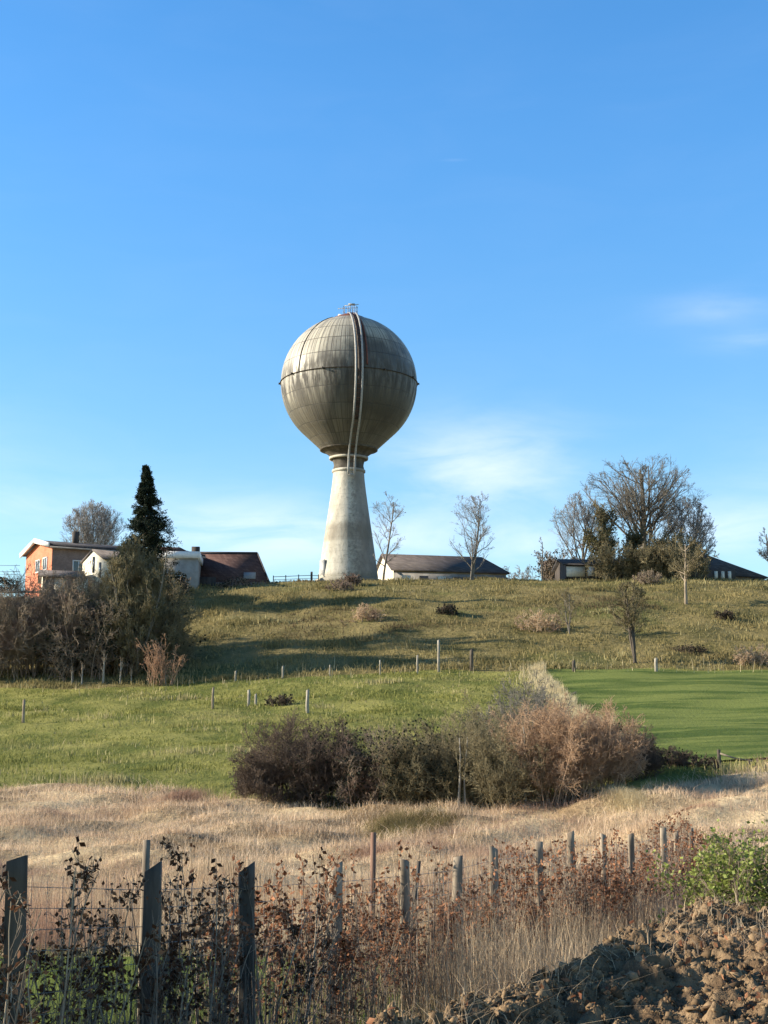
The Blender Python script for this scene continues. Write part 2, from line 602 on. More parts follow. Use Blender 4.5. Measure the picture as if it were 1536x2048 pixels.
cy = np.arange(47.5, 98.6, .6)
cs = np.linspace(0, 1, 60) ** 1.5
CY, CS = np.meshgrid(cy, cs, indexing='ij')
CX = crop_edge(CY) + CS * 70
fm = MB()
ny, nx = CY.shape
ii, jj = np.meshgrid(np.arange(ny - 1), np.arange(nx - 1), indexing='ij')
q = np.stack([ii * nx + jj, ii * nx + jj + 1, (ii + 1) * nx + jj + 1, (ii + 1) * nx + jj], -1).reshape(-1, 4)
fm.add(np.stack([CX, CY, H(CX, CY) + .07], -1).reshape(-1, 3), q)
tag(fm.build('green_field', M['crop_ground'], smooth=True), kind='structure')


# ------------------------------------------------------------------ blades, twigs, leaves
def blades(mb, rng, x, y, z, h, wd, lean=.25, bend=.3):
    """N upright tapered ribbons"""
    n = len(x)
    a = rng.uniform(0, 2 * np.pi, n)
    wx, wy = np.cos(a) * wd / 2, np.sin(a) * wd / 2
    la = rng.uniform(0, 2 * np.pi, n)
    lm = np.abs(rng.normal(0, lean, n)) * h
    lx, ly = np.cos(la) * lm, np.sin(la) * lm
    v = np.zeros((n, 6, 3))
    for k, (tt, ww, bb) in enumerate(((0, 1, 0), (.55, .8, .4), (1, .15, 1 + bend))):
        px = x + lx * bb
        py = y + ly * bb
        pz = z - .02 + h * tt * (1 if k < 2 else 1 - .15 * bend)
        v[:, 2 * k] = np.stack([px - wx * ww, py - wy * ww, pz], -1)
        v[:, 2 * k + 1] = np.stack([px + wx * ww, py + wy * ww, pz], -1)
    b = (np.arange(n) * 6)[:, None]
    f = np.concatenate([b + np.array([[0, 1, 3, 2]]), b + np.array([[2, 3, 5, 4]])])
    mb.add(v.reshape(-1, 3), f)


def leaves(mb, rng, p, size, flat=0.0, k=5, aspect=.6):
    """N small kite-shaped folded leaves"""
    n = len(p)
    d = rng.normal(0, 1, (n, 3))
    d[:, 2] -= flat
    d /= np.linalg.norm(d, axis=1, keepdims=True)
    e = np.cross(d, rng.normal(0, 1, (n, 3)))
    e /= np.linalg.norm(e, axis=1, keepdims=True)
    nn = np.cross(d, e)
    s = (size * rng.uniform(.6, 1.35, n))[:, None]
    a = p
    c = p + d * s
    mid = p + d * s * .45 - nn * s * .12
    l = p + d * s * .5 + e * s * aspect * .5
    r = p + d * s * .5 - e * s * aspect * .5
    v = np.stack([a, l, c, r, mid], 1)
    b = (np.arange(n) * 5)[:, None]
    f = np.concatenate([b + np.array([[0, 4, 2, 1]]), b + np.array([[0, 3, 2, 4]])])
    mb.add(v.reshape(-1, 3), f)


def polyl(rng, p, d, L, nseg, wig, trop):
    n = len(p)
    pts = np.zeros((n, nseg + 1, 3))
    pts[:, 0] = p
    d = d.copy()
    for k in range(nseg):
        d = d + rng.normal(0, wig, (n, 3)) + np.array([0, 0, trop])
        d /= np.linalg.norm(d, axis=1, keepdims=True)
        pts[:, k + 1] = pts[:, k] + d * (L / nseg)[:, None]
    return pts


def spawn(rng, pts, L, rad, nch, t0, t1, ang, lr, rr, env=None):
    """children of polylines"""
    N, Mm, _ = pts.shape
    idx = np.repeat(np.arange(N), nch)
    t = rng.uniform(t0, t1, len(idx))
    s = t * (Mm - 1)
    i = np.minimum(s.astype(int), Mm - 2)
    f = (s - i)[:, None]
    p = pts[idx, i] * (1 - f) + pts[idx, i + 1] * f
    d = pts[idx, i + 1] - pts[idx, i]
    d /= np.linalg.norm(d, axis=1, keepdims=True) + 1e-9
    e = np.cross(d, rng.normal(0, 1, d.shape))
    e /= np.linalg.norm(e, axis=1, keepdims=True) + 1e-9
    a = np.abs(rng.normal(ang, ang * .3, len(idx)))[:, None]
    nd = d * np.cos(a) + e * np.sin(a)
    nL = L[idx] * lr * (1.15 - .6 * t) * rng.uniform(.6, 1.3, len(idx))
    nr = np.interp(t, [0, 1], [1, .35]) * rad[idx] * rr
    return p, nd, nL, nr


def grow(rng, p, d, L, r, spec, inside=None):
    """spec: list of (nseg, wiggle, tropism, nchildren, t0, t1, angle, len ratio, rad ratio); returns [(pts, radii)] per level"""
    out = []
    for (nseg, wig, trop, nch, t0, t1, ang, lr, rr) in spec:
        pts = polyl(rng, p, d, L, nseg, wig, trop)
        if inside is not None and len(out) > 0:
            f = np.zeros(len(pts))
            for sc_ in (.22, .36, .5, .65, .82, 1.0):
                f = np.where(inside(pts[:, :1, :].repeat(1, 1)[:, 0] + (pts[:, -1] - pts[:, 0]) * sc_), sc_, f)
            keep = f > 0
            if keep.sum() > 2:
                pts, L, r, f = pts[keep], L[keep], r[keep], f[keep]
                pts = pts[:, :1] + (pts - pts[:, :1]) * f[:, None, None]
                L = L * f
        rad = r[:, None] * np.linspace(1, .35, nseg + 1)[None]
        out.append((pts, rad))
        if nch == 0:
            break
        p, d, L, r = spawn(rng, pts, L, r, nch, t0, t1, ang, lr, rr)
    return out


def A(*v):
    return np.array(v, dtype=float)


def bare_tree(name, label, base, height, width, seed, trunk_r=.2, trunk_frac=.3, rmin=.012, twmat='twig_grey', bark='bark', group=None,
              dens=(9, 7, 6, 5), cat='tree', up=.10, lean=(0, 0), spread=.75, forks=1, ivy=0, leafmat='ivy', stems=None):
    rng = np.random.default_rng(seed)
    root = thing(name, label, cat, base, group)
    H_, Wd = height, width / 2
    cz = H_ * (trunk_frac + 1) / 2
    hz = H_ * (1 - trunk_frac) / 2 * 1.04

    def inside(q):
        dx = (q[:, 0] - lean[0] * q[:, 2]) / Wd
        dy_ = (q[:, 1] - lean[1] * q[:, 2]) / Wd
        dzz = (q[:, 2] - cz) / hz
        return dx * dx + dy_ * dy_ + dzz * dzz < rng.uniform(.8, 1.12, len(q))
    st = forks if stems is None else stems
    p = rng.normal(0, trunk_r * .5 if st > 1 else 0.0, (st, 3)) * A(1, 1, 0)
    d = np.tile(A(lean[0], lean[1], 1), (st, 1)) + (rng.normal(0, .16, (st, 3)) * A(1, 1, 0) if st > 1 else 0)
    L = np.full(st, H_ * .88) * rng.uniform(.9, 1.05, st)
    r = np.full(st, trunk_r)
    t0 = max(trunk_frac * .85, .05)
    g = grow(rng, p, d / np.linalg.norm(d, axis=1, keepdims=True), L, r, [
        (9, .05, .05, dens[0], t0, .97, spread, max(.35, min(1.0, width / height * .85)), .55),
        (6, .10, up, dens[1], .15, 1, .62, .48, .6),
        (5, .11, up, dens[2], .12, 1, .6, .5, .65),
        (4, .12, up * .7, dens[3], .1, 1, .55, .6, .7),
        (3, .12, up * .4, 0, 0, 1, .5, .5, .7)], inside)
    tr = MB()
    tr.tubes(g[0][0], np.maximum(g[0][1], rmin * 1.5), 7)
    tr.tubes(g[1][0], np.maximum(g[1][1], rmin * 1.2), 4)
    tr.build('trunk', M[bark], root, smooth=True)
    cr = MB()
    for pts, rad in g[2:]:
        cr.tubes(pts, np.maximum(rad, rmin), 3)
    cr.build('crown', M[twmat], root)
    if ivy:
        src = np.concatenate([g[1][0].reshape(-1, 3), g[0][0].reshape(-1, 3)])
        src = src[(src[:, 2] > .1 * H_) & (src[:, 2] < .85 * H_)]
        ip = src[rng.integers(0, len(src), ivy)] + rng.normal(0, .28, (ivy, 3))
        im = MB()
        leaves(im, rng, ip, .16, .3, aspect=.9)
        im.build('ivy', M[leafmat], root)
    return root


def shrub(name, label, base, width, depth, height, seed, stems=40, dens=(5, 4, 4), twmat='twig_brown', rmin=.008, up=.06, spread=.7,
          cat='shrub', group=None, leaf=0, leafmat='ivy', leafsize=.08, flatness=0.0, core=1.0, stemmat=None, fan=1.0):
    """many-stemmed bare bush"""
    rng = np.random.default_rng(seed)
    root = thing(name, label, cat, base, group)
    p = np.zeros((stems, 3))
    p[:, 0] = rng.uniform(-1, 1, stems) * width * .38
    p[:, 1] = rng.uniform(-1, 1, stems) * depth * .38
    bx, by = base[0], base[1]
    p[:, 2] = H(p[:, 0] + bx, p[:, 1] + by) - base[2] - .05
    e = np.clip(1 - (p[:, 0] / (width * .5)) ** 2, .15, 1)
    d = np.stack([p[:, 0] / (width * .5) * .5 * fan + rng.normal(0, .22, stems), p[:, 1] / (depth * .5) * .4 + rng.normal(0, .2, stems), np.ones(stems)], -1)
    d /= np.linalg.norm(d, axis=1, keepdims=True)
    L = height * rng.uniform(.6, 1.08, stems) * np.sqrt(e)
    r = np.full(stems, min(max(rmin * 1.8, height * .006), .03))
    g = grow(rng, p, d, L, r, [
        (6, .10, up, dens[0], .12, 1, spread, .42, .6),
        (5, .15, up, dens[1], .1, 1, .7, .55, .7),
        (4, .18, up * .5, dens[2], .1, 1, .7, .6, .7),
        (3, .2, 0, 0, 0, 1, .6, .5, .7)])
    sm = MB()
    sm.tubes(g[0][0], np.maximum(g[0][1], rmin), 4)
    sm.build('stem', M[stemmat or twmat], root)
    cr = MB()
    for pts, rad in g[1:]:
        cr.tubes(pts, np.maximum(rad, rmin), 3)
    cr.build('crown', M[twmat], root)
    if leaf:
        src = np.concatenate([g[1][0][:, 1:].reshape(-1, 3), g[2][0].reshape(-1, 3)])
        if flatness:
            src = src[src[:, 2] < height * flatness]
        ip = src[rng.integers(0, len(src), leaf)] + rng.normal(0, leafsize, (leaf, 3))
        im = MB()
        leaves(im, rng, ip, leafsize, .2, aspect=.8)
        im.build('leaves', M[leafmat], root)
    return root

# ------------------------------------------------------------------ the water tower
TY = 152.0
TC = P(698, 768, TY)
TB = P(699, 1160, TY).z - .3
TX = TC.x
TR = 136 * mpp(768, TY)


def tz(py):
    return P(698, py, TY).z - TB


def lathe(prof, k=96, cap_top=False, cap_bot=False):
    mb = MB()
    a = np.arange(k) * 2 * np.pi / k
    prof = np.asarray(prof, float)
    v = np.stack([prof[:, 0][:, None] * np.cos(a), prof[:, 0][:, None] * np.sin(a), np.repeat(prof[:, 1][:, None], k, 1)], -1)
    n = len(prof)
    i = np.arange(n - 1)[:, None] * k
    j = np.arange(k)[None]
    j2 = (j + 1) % k
    f = np.stack([i + j, i + j2, i + k + j2, i + k + j], -1).reshape(-1, 4)
    mb.add(v.reshape(-1, 3), f)
    if cap_top:
        mb.f.append(np.array([list(range((n - 1) * k, n * k))], dtype=np.int64))
    if cap_bot:
        mb.f.append(np.array([list(range(k - 1, -1, -1))], dtype=np.int64))
    return mb


# cladding of the tank: panels in rings, weather streaks below the seams, grime plus painted shade front right, darker underside
m, t, b = newmat('tank_cladding')
tc = t.n('ShaderNodeTexCoord')
sp = t.n('ShaderNodeSeparateXYZ')
t.set(sp.inputs[0], tc.outputs['Object'])
az_ = t.math('ARCTAN2', sp.outputs[0], t.math('MULTIPLY', sp.outputs[1], -1.0))    # 0 = facing the camera, + to the right
hz_ = t.math('DIVIDE', sp.outputs[2], TR)                                           # -1 .. 1
la_ = t.math('ARCSINE', hz_)
cb = t.n('ShaderNodeCombineXYZ')
t.set(cb.inputs[0], t.math('MULTIPLY', az_, 8.0))
t.set(cb.inputs[1], t.math('MULTIPLY', la_, 6.0))
br = t.n('ShaderNodeTexBrick', offset=0.0)
t.set(br.inputs['Vector'], cb.outputs[0])
br.inputs['Color1'].default_value = (.50, .46, .365, 1)
br.inputs['Color2'].default_value = (.28, .26, .215, 1)
br.inputs['Mortar'].default_value = (.07, .062, .05, 1)
br.inputs['Scale'].default_value = 1.0
br.inputs['Mortar Size'].default_value = .03
br.inputs['Bias'].default_value = -.15
br.inputs['Brick Width'].default_value = .86
br.inputs['Row Height'].default_value = 1.5
cb2 = t.n('ShaderNodeCombineXYZ')
t.set(cb2.inputs[0], t.math('MULTIPLY', az_, 9.0))
t.set(cb2.inputs[1], t.math('MULTIPLY', hz_, 1.4))
st = t.noise(cb2.outputs[0], 1.6, 6.0, .65)
cb3 = t.n('ShaderNodeCombineXYZ')
t.set(cb3.inputs[0], t.math('MULTIPLY', az_, 1.6))
t.set(cb3.inputs[1], t.math('MULTIPLY', hz_, 1.8))
big = t.noise(cb3.outputs[0], 1.3, 4.0, .55)
fine = t.noise(tc.outputs['Object'], 2.2, 8.0, .7)
col = t.mix(t.math('MULTIPLY', t.ramp(fine, .4, .7), .35), br.outputs[0], (.42, .39, .32))
st3 = t.n('ShaderNodeCombineXYZ')
t.set(st3.inputs[0], t.math('MULTIPLY', az_, 17.0))
t.set(st3.inputs[1], t.math('MULTIPLY', hz_, .9))
stv = t.noise(st3.outputs[0], 1.5, 4.0, .6)
col = t.mix(t.math('MULTIPLY', t.ramp(stv, .48, .66), .42), col, (.085, .075, .06))
# streaks hang under the girdle and fade out downwards, others rise just above it
low = t.math('MULTIPLY', t.ramp(hz_, .02, -.06), t.ramp(hz_, -.62, -.12))
upm = t.math('MULTIPLY', t.ramp(hz_, .30, .04), t.ramp(hz_, -.04, .0))
mask = t.math('MULTIPLY', t.ramp(st, .42, .55), t.math('ADD', t.math('MULTIPLY', low, .95), t.math('MULTIPLY', upm, .8)), clamp=True)
col = t.mix(mask, col, (.030, .026, .02))
# grime and painted shade together, darkening the front right of the tank
pt = t.math('SUBTRACT', 1.0, t.math('ADD', t.math('POWER', t.math('DIVIDE', t.math('SUBTRACT', az_, .62), 1.0), 2.0),
                                    t.math('POWER', t.math('DIVIDE', t.math('SUBTRACT', hz_, -.12), .72), 2.0)))
pm = t.math('MULTIPLY', t.ramp(t.math('ADD', pt, t.math('MULTIPLY', t.math('SUBTRACT', big, .5), 2.6)), -.4, .7), .88)
col = t.mix(pm, col, (.045, .04, .03))
# darker towards the bottom, patchy
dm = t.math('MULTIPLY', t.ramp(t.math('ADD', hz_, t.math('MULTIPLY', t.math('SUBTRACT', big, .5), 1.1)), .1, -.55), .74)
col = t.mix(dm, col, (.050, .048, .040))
# rust beside the ladder, upper half
rm = t.math('MULTIPLY', t.math('MULTIPLY', t.ramp(az_, .17, .21), t.ramp(az_, .36, .24)), t.math('MULTIPLY', t.ramp(hz_, .02, .2), t.ramp(st, .35, .55)))
col = t.mix(t.math('MULTIPLY', rm, .7), col, (.10, .05, .04))
# thin dark run lines
ln = t.n('ShaderNodeTexWave', wave_type='BANDS', bands_direction='X')
cb4 = t.n('ShaderNodeCombineXYZ')
t.set(cb4.inputs[0], t.math('MULTIPLY', az_, 9.2))
t.set(ln.inputs['Vector'], cb4.outputs[0])
ln.inputs['Scale'].default_value = .5
lm = t.math('MULTIPLY', t.ramp(ln.outputs[1], .86, 1.0), t.math('ADD', t.math('MULTIPLY', t.ramp(st, .38, .55), .5), .3))
col = t.mix(lm, col, (.07, .06, .05))
t.set(b.inputs['Base Color'], col)
t.set(b.inputs['Roughness'], t.math('ADD', t.math('MULTIPLY', mask, .25), .5))
b.inputs['Metallic'].default_value = 0.0
b.inputs['Specular IOR Level'].default_value = .45
bp = t.n('ShaderNodeBump')
bp.inputs['Distance'].default_value = .06
bp.inputs['Strength'].default_value = .7
t.set(bp.inputs['Height'], t.math('ADD', br.outputs[1], t.math('MULTIPLY', fine, -.6)))
bp.invert = True
t.set(b.inputs['Normal'], bp.outputs[0])
M['tank'] = m

m, t, b = newmat('shaft_concrete')
tc = t.n('ShaderNodeTexCoord')
v = t.scale(tc.outputs['Object'], (1, 1, .35))
sp = t.n('ShaderNodeSeparateXYZ')
t.set(sp.inputs[0], tc.outputs['Object'])
n1 = t.noise(v, .9, 6.0, .6)
n2 = t.noise(tc.outputs['Object'], 3.0, 8.0, .7)
col = t.mix(t.ramp(n1, .35, .65), (.60, .555, .46), (.40, .37, .30))
col = t.mix(t.math('MULTIPLY', t.ramp(n2, .52, .68), .45), col, (.19, .17, .135))
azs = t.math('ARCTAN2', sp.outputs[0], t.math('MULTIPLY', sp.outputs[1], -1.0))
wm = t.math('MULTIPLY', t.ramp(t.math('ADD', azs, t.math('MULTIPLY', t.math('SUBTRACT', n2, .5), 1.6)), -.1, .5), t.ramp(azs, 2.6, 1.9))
col = t.mix(t.math('MULTIPLY', wm, .62), col, (.125, .105, .095))     # mottled grime with painted shade on the right side
bd = t.math('MULTIPLY', t.ramp(sp.outputs[2], 3.9, 4.5), t.ramp(sp.outputs[2], 6.4, 5.6))       # a darker weathered lift half way up
col = t.mix(t.math('MULTIPLY', bd, t.math('ADD', t.math('MULTIPLY', n1, .9), .1)), col, (.19, .165, .13))
bot = t.ramp(t.math('ADD', sp.outputs[2], t.math('MULTIPLY', n2, -1.2)), .6, -.3)
col = t.mix(t.math('MULTIPLY', bot, .5), col, (.16, .14, .09))
sw = t.n('ShaderNodeTexWave', wave_type='BANDS', bands_direction='Z')
t.set(sw.inputs['Vector'], tc.outputs['Object'])
sw.inputs['Scale'].default_value = .26
col = t.mix(t.math('MULTIPLY', t.ramp(sw.outputs[1], .965, 1.0), .15), col, (.2, .18, .15))
t.set(b.inputs['Base Color'], col)
b.inputs['Roughness'].default_value = .9
b.inputs['Specular IOR Level'].default_value = .2
bp = t.n('ShaderNodeBump')
bp.inputs['Distance'].default_value = .05
t.set(bp.inputs['Height'], n2)
t.set(b.inputs['Normal'], bp.outputs[0])
M['shaft'] = m
M['neck'] = plain('dark_neck_concrete', (.055, .047, .036), (.13, .115, .09), 1.6, .9, (1, 1, .5), .03, c3=(.06, .05, .04))  # neck concrete darker than the shaft

tower = thing('water_tower', 'tall weathered concrete water tower with a round ball tank on a tapering shaft', 'water tower', (TX, TY, TB))
px_m = TR / 136
cz = TC.z - TB
prof = []
for i in range(0, 61):
    a = -90 + i * 3
    r_, z_ = TR * math.cos(R(a)), TR * math.sin(R(a))
    prof.append((r_, z_))
aj = math.asin(-math.sqrt(136 ** 2 - 94 ** 2) / 136)
prof = [(r_, z_) for r_, z_ in prof if z_ > TR * math.sin(aj) + .05]
prof = [(56 * px_m, -134 * px_m), (94 * px_m, TR * math.sin(aj))] + prof
prof[-1] = (.02, TR)
tank = lathe(prof, 128).build('tank', M['tank'], tower, smooth=True)
tank.location = (0, 0, cz)
neck_prof = [(30.5, 945), (30.5, 936), (29.5, 934), (29.5, 930), (31, 924), (32.5, 921), (35.5, 918), (35.5, 915), (40, 910.5), (47, 905.5), (53, 902.5), (57.5, 901.5), (57.5, 899)]
lathe([(r_ * px_m, tz(y_)) for r_, y_ in neck_prof], 96).build('neck', M['neck'], tower)
sp_ = [(60.5, 1166), (58.6, 1150), (53, 1110), (47.3, 1070), (40.6, 1025), (35, 985), (32, 960), (31, 946)]
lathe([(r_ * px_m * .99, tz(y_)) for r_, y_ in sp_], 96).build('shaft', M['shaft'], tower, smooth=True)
lathe([(31.2 * px_m, tz(946)), (33.2 * px_m, tz(945)), (33.2 * px_m, tz(941)), (31.2 * px_m, tz(940))], 96).build('ring_beam', M['shaft'], tower)
lathe([(35 * px_m, tz(920)), (38.5 * px_m, tz(919.5)), (39 * px_m, tz(915.5)), (36 * px_m, tz(915))], 96).build('ring_beam', M['shaft'], tower)
lathe([(62 * px_m, tz(1172)), (65 * px_m, tz(1167)), (65 * px_m, tz(1161)), (60 * px_m, tz(1159))], 96).build('plinth', M['shaft'], tower)
# girdle round the equator with little brackets
gw = lathe([(TR - .02, cz - .05), (TR + .10, cz - .045), (TR + .10, cz + .01), (TR - .02, cz + .02)], 128)
for a in (R(-88), R(-52), R(-20), R(31), R(66), R(89)):
    gw.box(((TR + .14) * math.sin(a), -(TR + .14) * math.cos(a), cz - .02), (.09, .22, .2), a)
gw.build('girdle', M['dark_wood'], tower)


def sph(azd, pyoff, off):
    """point over the tank: azimuth from the camera side, height in photo pixels above centre"""
    s = pyoff / 136
    r_ = math.sqrt(max(0, 1 - s * s)) * TR
    k = (TR + off) / TR
    return Vector((r_ * k * math.sin(R(azd)), -r_ * k * math.cos(R(azd)), cz + s * TR * k))


# raised seam on the left, ladder, its painted shadow strip and a pipe on the front
sm_ = MB()
sm_.tube([sph(-44, q_, .03) for q_ in (0, 15, 30, 45, 60, 75, 90, 103, 114, 122, 128)], .05, 5)
sm_.build('seam', M['dark_wood'], tower)
lad = MB()
rail_path = {}
for sgn, name in ((-1, 0), (1, 1)):
    pts = []
    tg = Vector((math.cos(R(9.3)), math.sin(R(9.3)), 0)) * (6.3 * px_m * sgn)
    for q_ in (134, 128, 118, 104, 86, 64, 40, 16, -8, -32, -56, -78, -94):
        pts.append(sph(9.3, q_, .32) + tg)
    for r_, y_ in ((86, 876), (70, 890), (56, 905), (46, 922), (42, 940), (41, 956)):
        pts.append(Vector((r_ * px_m * math.sin(R(9.3)), -r_ * px_m * math.cos(R(9.3)), tz(y_))) + tg)
    rail_path[name] = pts
ladder = MB()
for pts in rail_path.values():
    ladder.tube(pts, .105, 8)
lo = ladder.build('ladder_rails', M['metal'], tower, smooth=True)
pa, pb_ = rail_path[0], rail_path[1]
for i in range(len(pa) - 1):
    L_ = (pa[i + 1] - pa[i]).length
    n_ = max(1, int(L_ / .45))
    for k in range(n_):
        f = k / n_
        rg = MB()
        rg.tube([pa[i].lerp(pa[i + 1], f), pb_[i].lerp(pb_[i + 1], f)], .018, 5)
        rg.build('rung', M['rust'], lo)
fb = MB()
fb.tube([pa[-1], pb_[-1]], .09, 6)
fb.build('ladder_foot', M['metal'], lo)
cp_ = MB()
cp_.tube([sph(9.9, q_, .12) for q_ in (132, 122, 108, 90, 66, 40, 12, -16, -44, -74, -92)], .2, 6)
cp_.build('ladder_shadow_strip', M['dark_wood'], tower)  # dark strip between the rails, standing in for the ladder's shadow
cp_ = MB()
cp_.tube([sph(16, q_, .14) for q_ in (131, 122, 108, 90, 66, 40, 18, 6)], .09, 6)
cp_.build('riser_pipe', M['rust'], tower)
# top: hatch collar, railing, aerials, white box
top = cz + TR
hc = lathe([(2.0, top - .42), (1.75, top - .1), (1.5, top + .02), (1.0, top + .1), (.7, top + .35), (.02, top + .4)], 32)
hc.build('hatch_collar', M['rust'], tower)
rl = MB()
for k in range(10):
    a = 2 * math.pi * k / 10
    rl.tube([(.75 * math.cos(a) + .1, .75 * math.sin(a), top + .1), (.75 * math.cos(a) + .1, .75 * math.sin(a), top + 1.25)], .028, 5)
for zz in (.7, 1.25):
    rl.tube([(.75 * math.cos(a) + .1, .75 * math.sin(a), top + zz) for a in np.linspace(0, 2 * math.pi, 17)], .028, 5)
rl.build('top_railing', M['metal'], tower)
an = MB()
an.tube([(.1, 0, top), (.1, 0, top + 1.6)], .05, 6)
an.tube([(.5, .3, top), (.5, .3, top + 1.5)], .035, 6)
an.tube([(-1.2, 0, top + 1.05), (.9, .1, top + 1.2)], .03, 5)
an.tube([(-.5, .2, top + 1.45), (1.0, -.1, top + 1.5)], .04, 5)
for k in range(6):
    an.tube([(-1.15 + k * .22, -.3, top + 1.06 + k * .015), (-1.15 + k * .22, .3, top + 1.06 + k * .015)], .016, 4)
an.box((.25, 0, top + 1.52), (.7, .25, .16))
an.build('aerial', M['metal'], tower)
vb = MB()
vb.box((-.85, -.3, top + .12), (.75, .6, .34), .2, .85)
vb.build('vent_box', M['white'], tower)
dr = MB()
a = R(-60)
dr.box((3.02 * math.sin(a), -3.02 * math.cos(a), 1.15), (1.0, .12, 2.1), a)
dr.build('door', M['metal'], tower)


# ------------------------------------------------------------------ houses
def frame(corner, ang):
    """local axes: u along ang (degrees from +X), v at right angles away"""
    ca_, sa_ = math.cos(R(ang)), math.sin(R(ang))
    ux, vx = Vector((ca_, sa_, 0)), Vector((-sa_, ca_, 0))
    o = Vector(corner)
    return lambda u, v, z: o + ux * u + vx * v + Vector((0, 0, z))


def prism(mb, pts, d):
    """closed solid from a polygon and an offset vector"""
    n = len(pts)
    pts = [Vector(p) for p in pts]
    q = [p + d for p in pts]
    fs = [tuple(range(n)), tuple(range(2 * n - 1, n - 1, -1))] + [(i, i + n, (i + 1) % n + n, (i + 1) % n) for i in range(n)]
    mb.add([tuple(p) for p in pts + q], fs)


def gable_house(root, T, Lu, Lv, eave, ridge, wall, roof, ridge_along='u', over=.35, rt=.18, gablemat=None, hip=0.0, verge=None):
    """T(u,v,z) world; walls 0..Lu x 0..Lv; returns nothing, makes wall and roof parts"""
    o = Vector(root.location)
    wb = MB()
    if ridge_along == 'u':
        wb.poly([tuple(T(*p) - o) for p in [(0, 0, 0), (Lu, 0, 0), (Lu, 0, eave), (0, 0, eave)]])
        wb2 = MB()
        wb2.poly([tuple(T(*p) - o) for p in [(Lu, Lv, 0), (0, Lv, 0), (0, Lv, eave), (Lu, Lv, eave)]])
        wb2.build('wall', wall, root)
        for ps in ([(0, 0, 0), (0, 0, eave), (0, Lv / 2, ridge), (0, Lv, eave), (0, Lv, 0)],
                   [(Lu, Lv, 0), (Lu, Lv, eave), (Lu, Lv / 2, ridge if hip == 0 else eave), (Lu, 0, eave), (Lu, 0, 0)]):
            g = MB()
            g.poly([tuple(T(*p) - o) for p in ps])
            g.build('gable', gablemat or wall, root)
        wb.build('wall', wall, root)
        rb = MB()
        s = (ridge - eave) / (Lv / 2)
        e0, e1 = -over, Lu + over
        h1 = Lu - hip if hip else e1
        for sgn in (0, 1):
            va = -over if sgn == 0 else Lv + over
            pts = [T(e0, va, eave - over * s), T(e1, va, eave - over * s), T(h1, Lv / 2, ridge), T(e0, Lv / 2, ridge)]
            pts = [p - o + Vector((0, 0, .01 * sgn + .03)) for p in pts]
            prism(rb, pts, Vector((0, 0, rt)))
        if hip:
            pts = [T(e1, -over, eave - over * s), T(e1, Lv + over, eave - over * s), T(h1, Lv / 2, ridge)]
            prism(rb, [p - o + Vector((0, 0, .05)) for p in pts], Vector((0, 0, rt)))
        rf = rb.build('roof', roof, root)
        if verge:
            vb_ = MB()
            for sgn in (0, 1):
                va = -over - .02 if sgn == 0 else Lv + over + .02
                pts = [T(e0 - .14, va, eave - over * s), T(e0 - .01, va, eave - over * s), T(e0 - .01, Lv / 2, ridge), T(e0 - .14, Lv / 2, ridge)]
                prism(vb_, [p - o + Vector((0, 0, -.10)) for p in pts], Vector((0, 0, rt + .28)))
            vb_.build('bargeboard', verge, rf)
        return rf


def window(root, T, u, z, w_, h_, on='v0', mat='white', d=.08, divided=True):
    """a framed window on the face v=0 (on='v0') or u=0 (on='u0')"""
    o = Vector(root.location)
    def Q(a, dpt, zz):
        return (T(a, -dpt, zz) if on == 'v0' else T(-dpt, a, zz)) - o
    f = MB()
    t_ = .09
    for a0, a1, z0, z1 in ((u, u + w_, z, z + t_), (u, u + w_, z + h_ - t_, z + h_), (u, u + t_, z + t_, z + h_ - t_), (u + w_ - t_, u + w_, z + t_, z + h_ - t_)) + (((u + w_ / 2 - .03, u + w_ / 2 + .03, z + t_, z + h_ - t_),) if divided else ()):
        pts = [Q(a0, d, z0), Q(a1, d, z0), Q(a1, d, z1), Q(a0, d, z1)]
        prism(f, pts, Q(a0, 0, z0) - Q(a0, d, z0))
    fo = f.build('window', M[mat], root)
    p = MB()
    p.poly([Q(u + .05, .03, z + .05), Q(u + w_ - .05, .03, z + .05), Q(u + w_ - .05, .03, z + h_ - .05), Q(u + .05, .03, z + h_ - .05)])
    p.build('pane', M['glass'], fo)


def boxpart(name, root, T, u0, u1, v0, v1, z0, z1, mat, parent=None):
    o = Vector(root.location)
    mb = MB()
    prism(mb, [T(u0, v0, z0) - o, T(u1, v0, z0) - o, T(u1, v1, z0) - o, T(u0, v1, z0) - o], Vector((0, 0, z1 - z0)))
    return mb.build(name, M[mat], parent or root)


# orange brick house, gable to the left
c = P(103, 1140, 138)
gz = float(H(c.x, c.y)) - .5
c.z = gz
hs_ = thing('brick_house', 'orange brick house with a white edged gable end behind the bare bushes', 'house', c)
T = frame(c, 30)
ev = P(103, 1092, 138).z - gz
rf = gable_house(hs_, T, 15, 8.4, ev, ev + .85, M['brown_brick'], M['roof_dark'], over=.4, gablemat=M['orange'], verge=M['white'])
boxpart('chimney', hs_, T, 3.2, 3.75, 3.6, 4.1, ev + .5, ev + 2.1, 'dark_wood', rf)
for vv in (1.3, 3.6):
    window(hs_, T, vv, ev - 2.1, 1.35, 1.25, 'u0')
boxpart('gutter', hs_, T, -.4, 15.4, -.56, -.42, ev - .22, ev - .08, 'grey_wall', rf)
for uu in (2.0, 5.0):
    window(hs_, T, uu, ev - 2.4, 1.2, 1.2, 'v0')

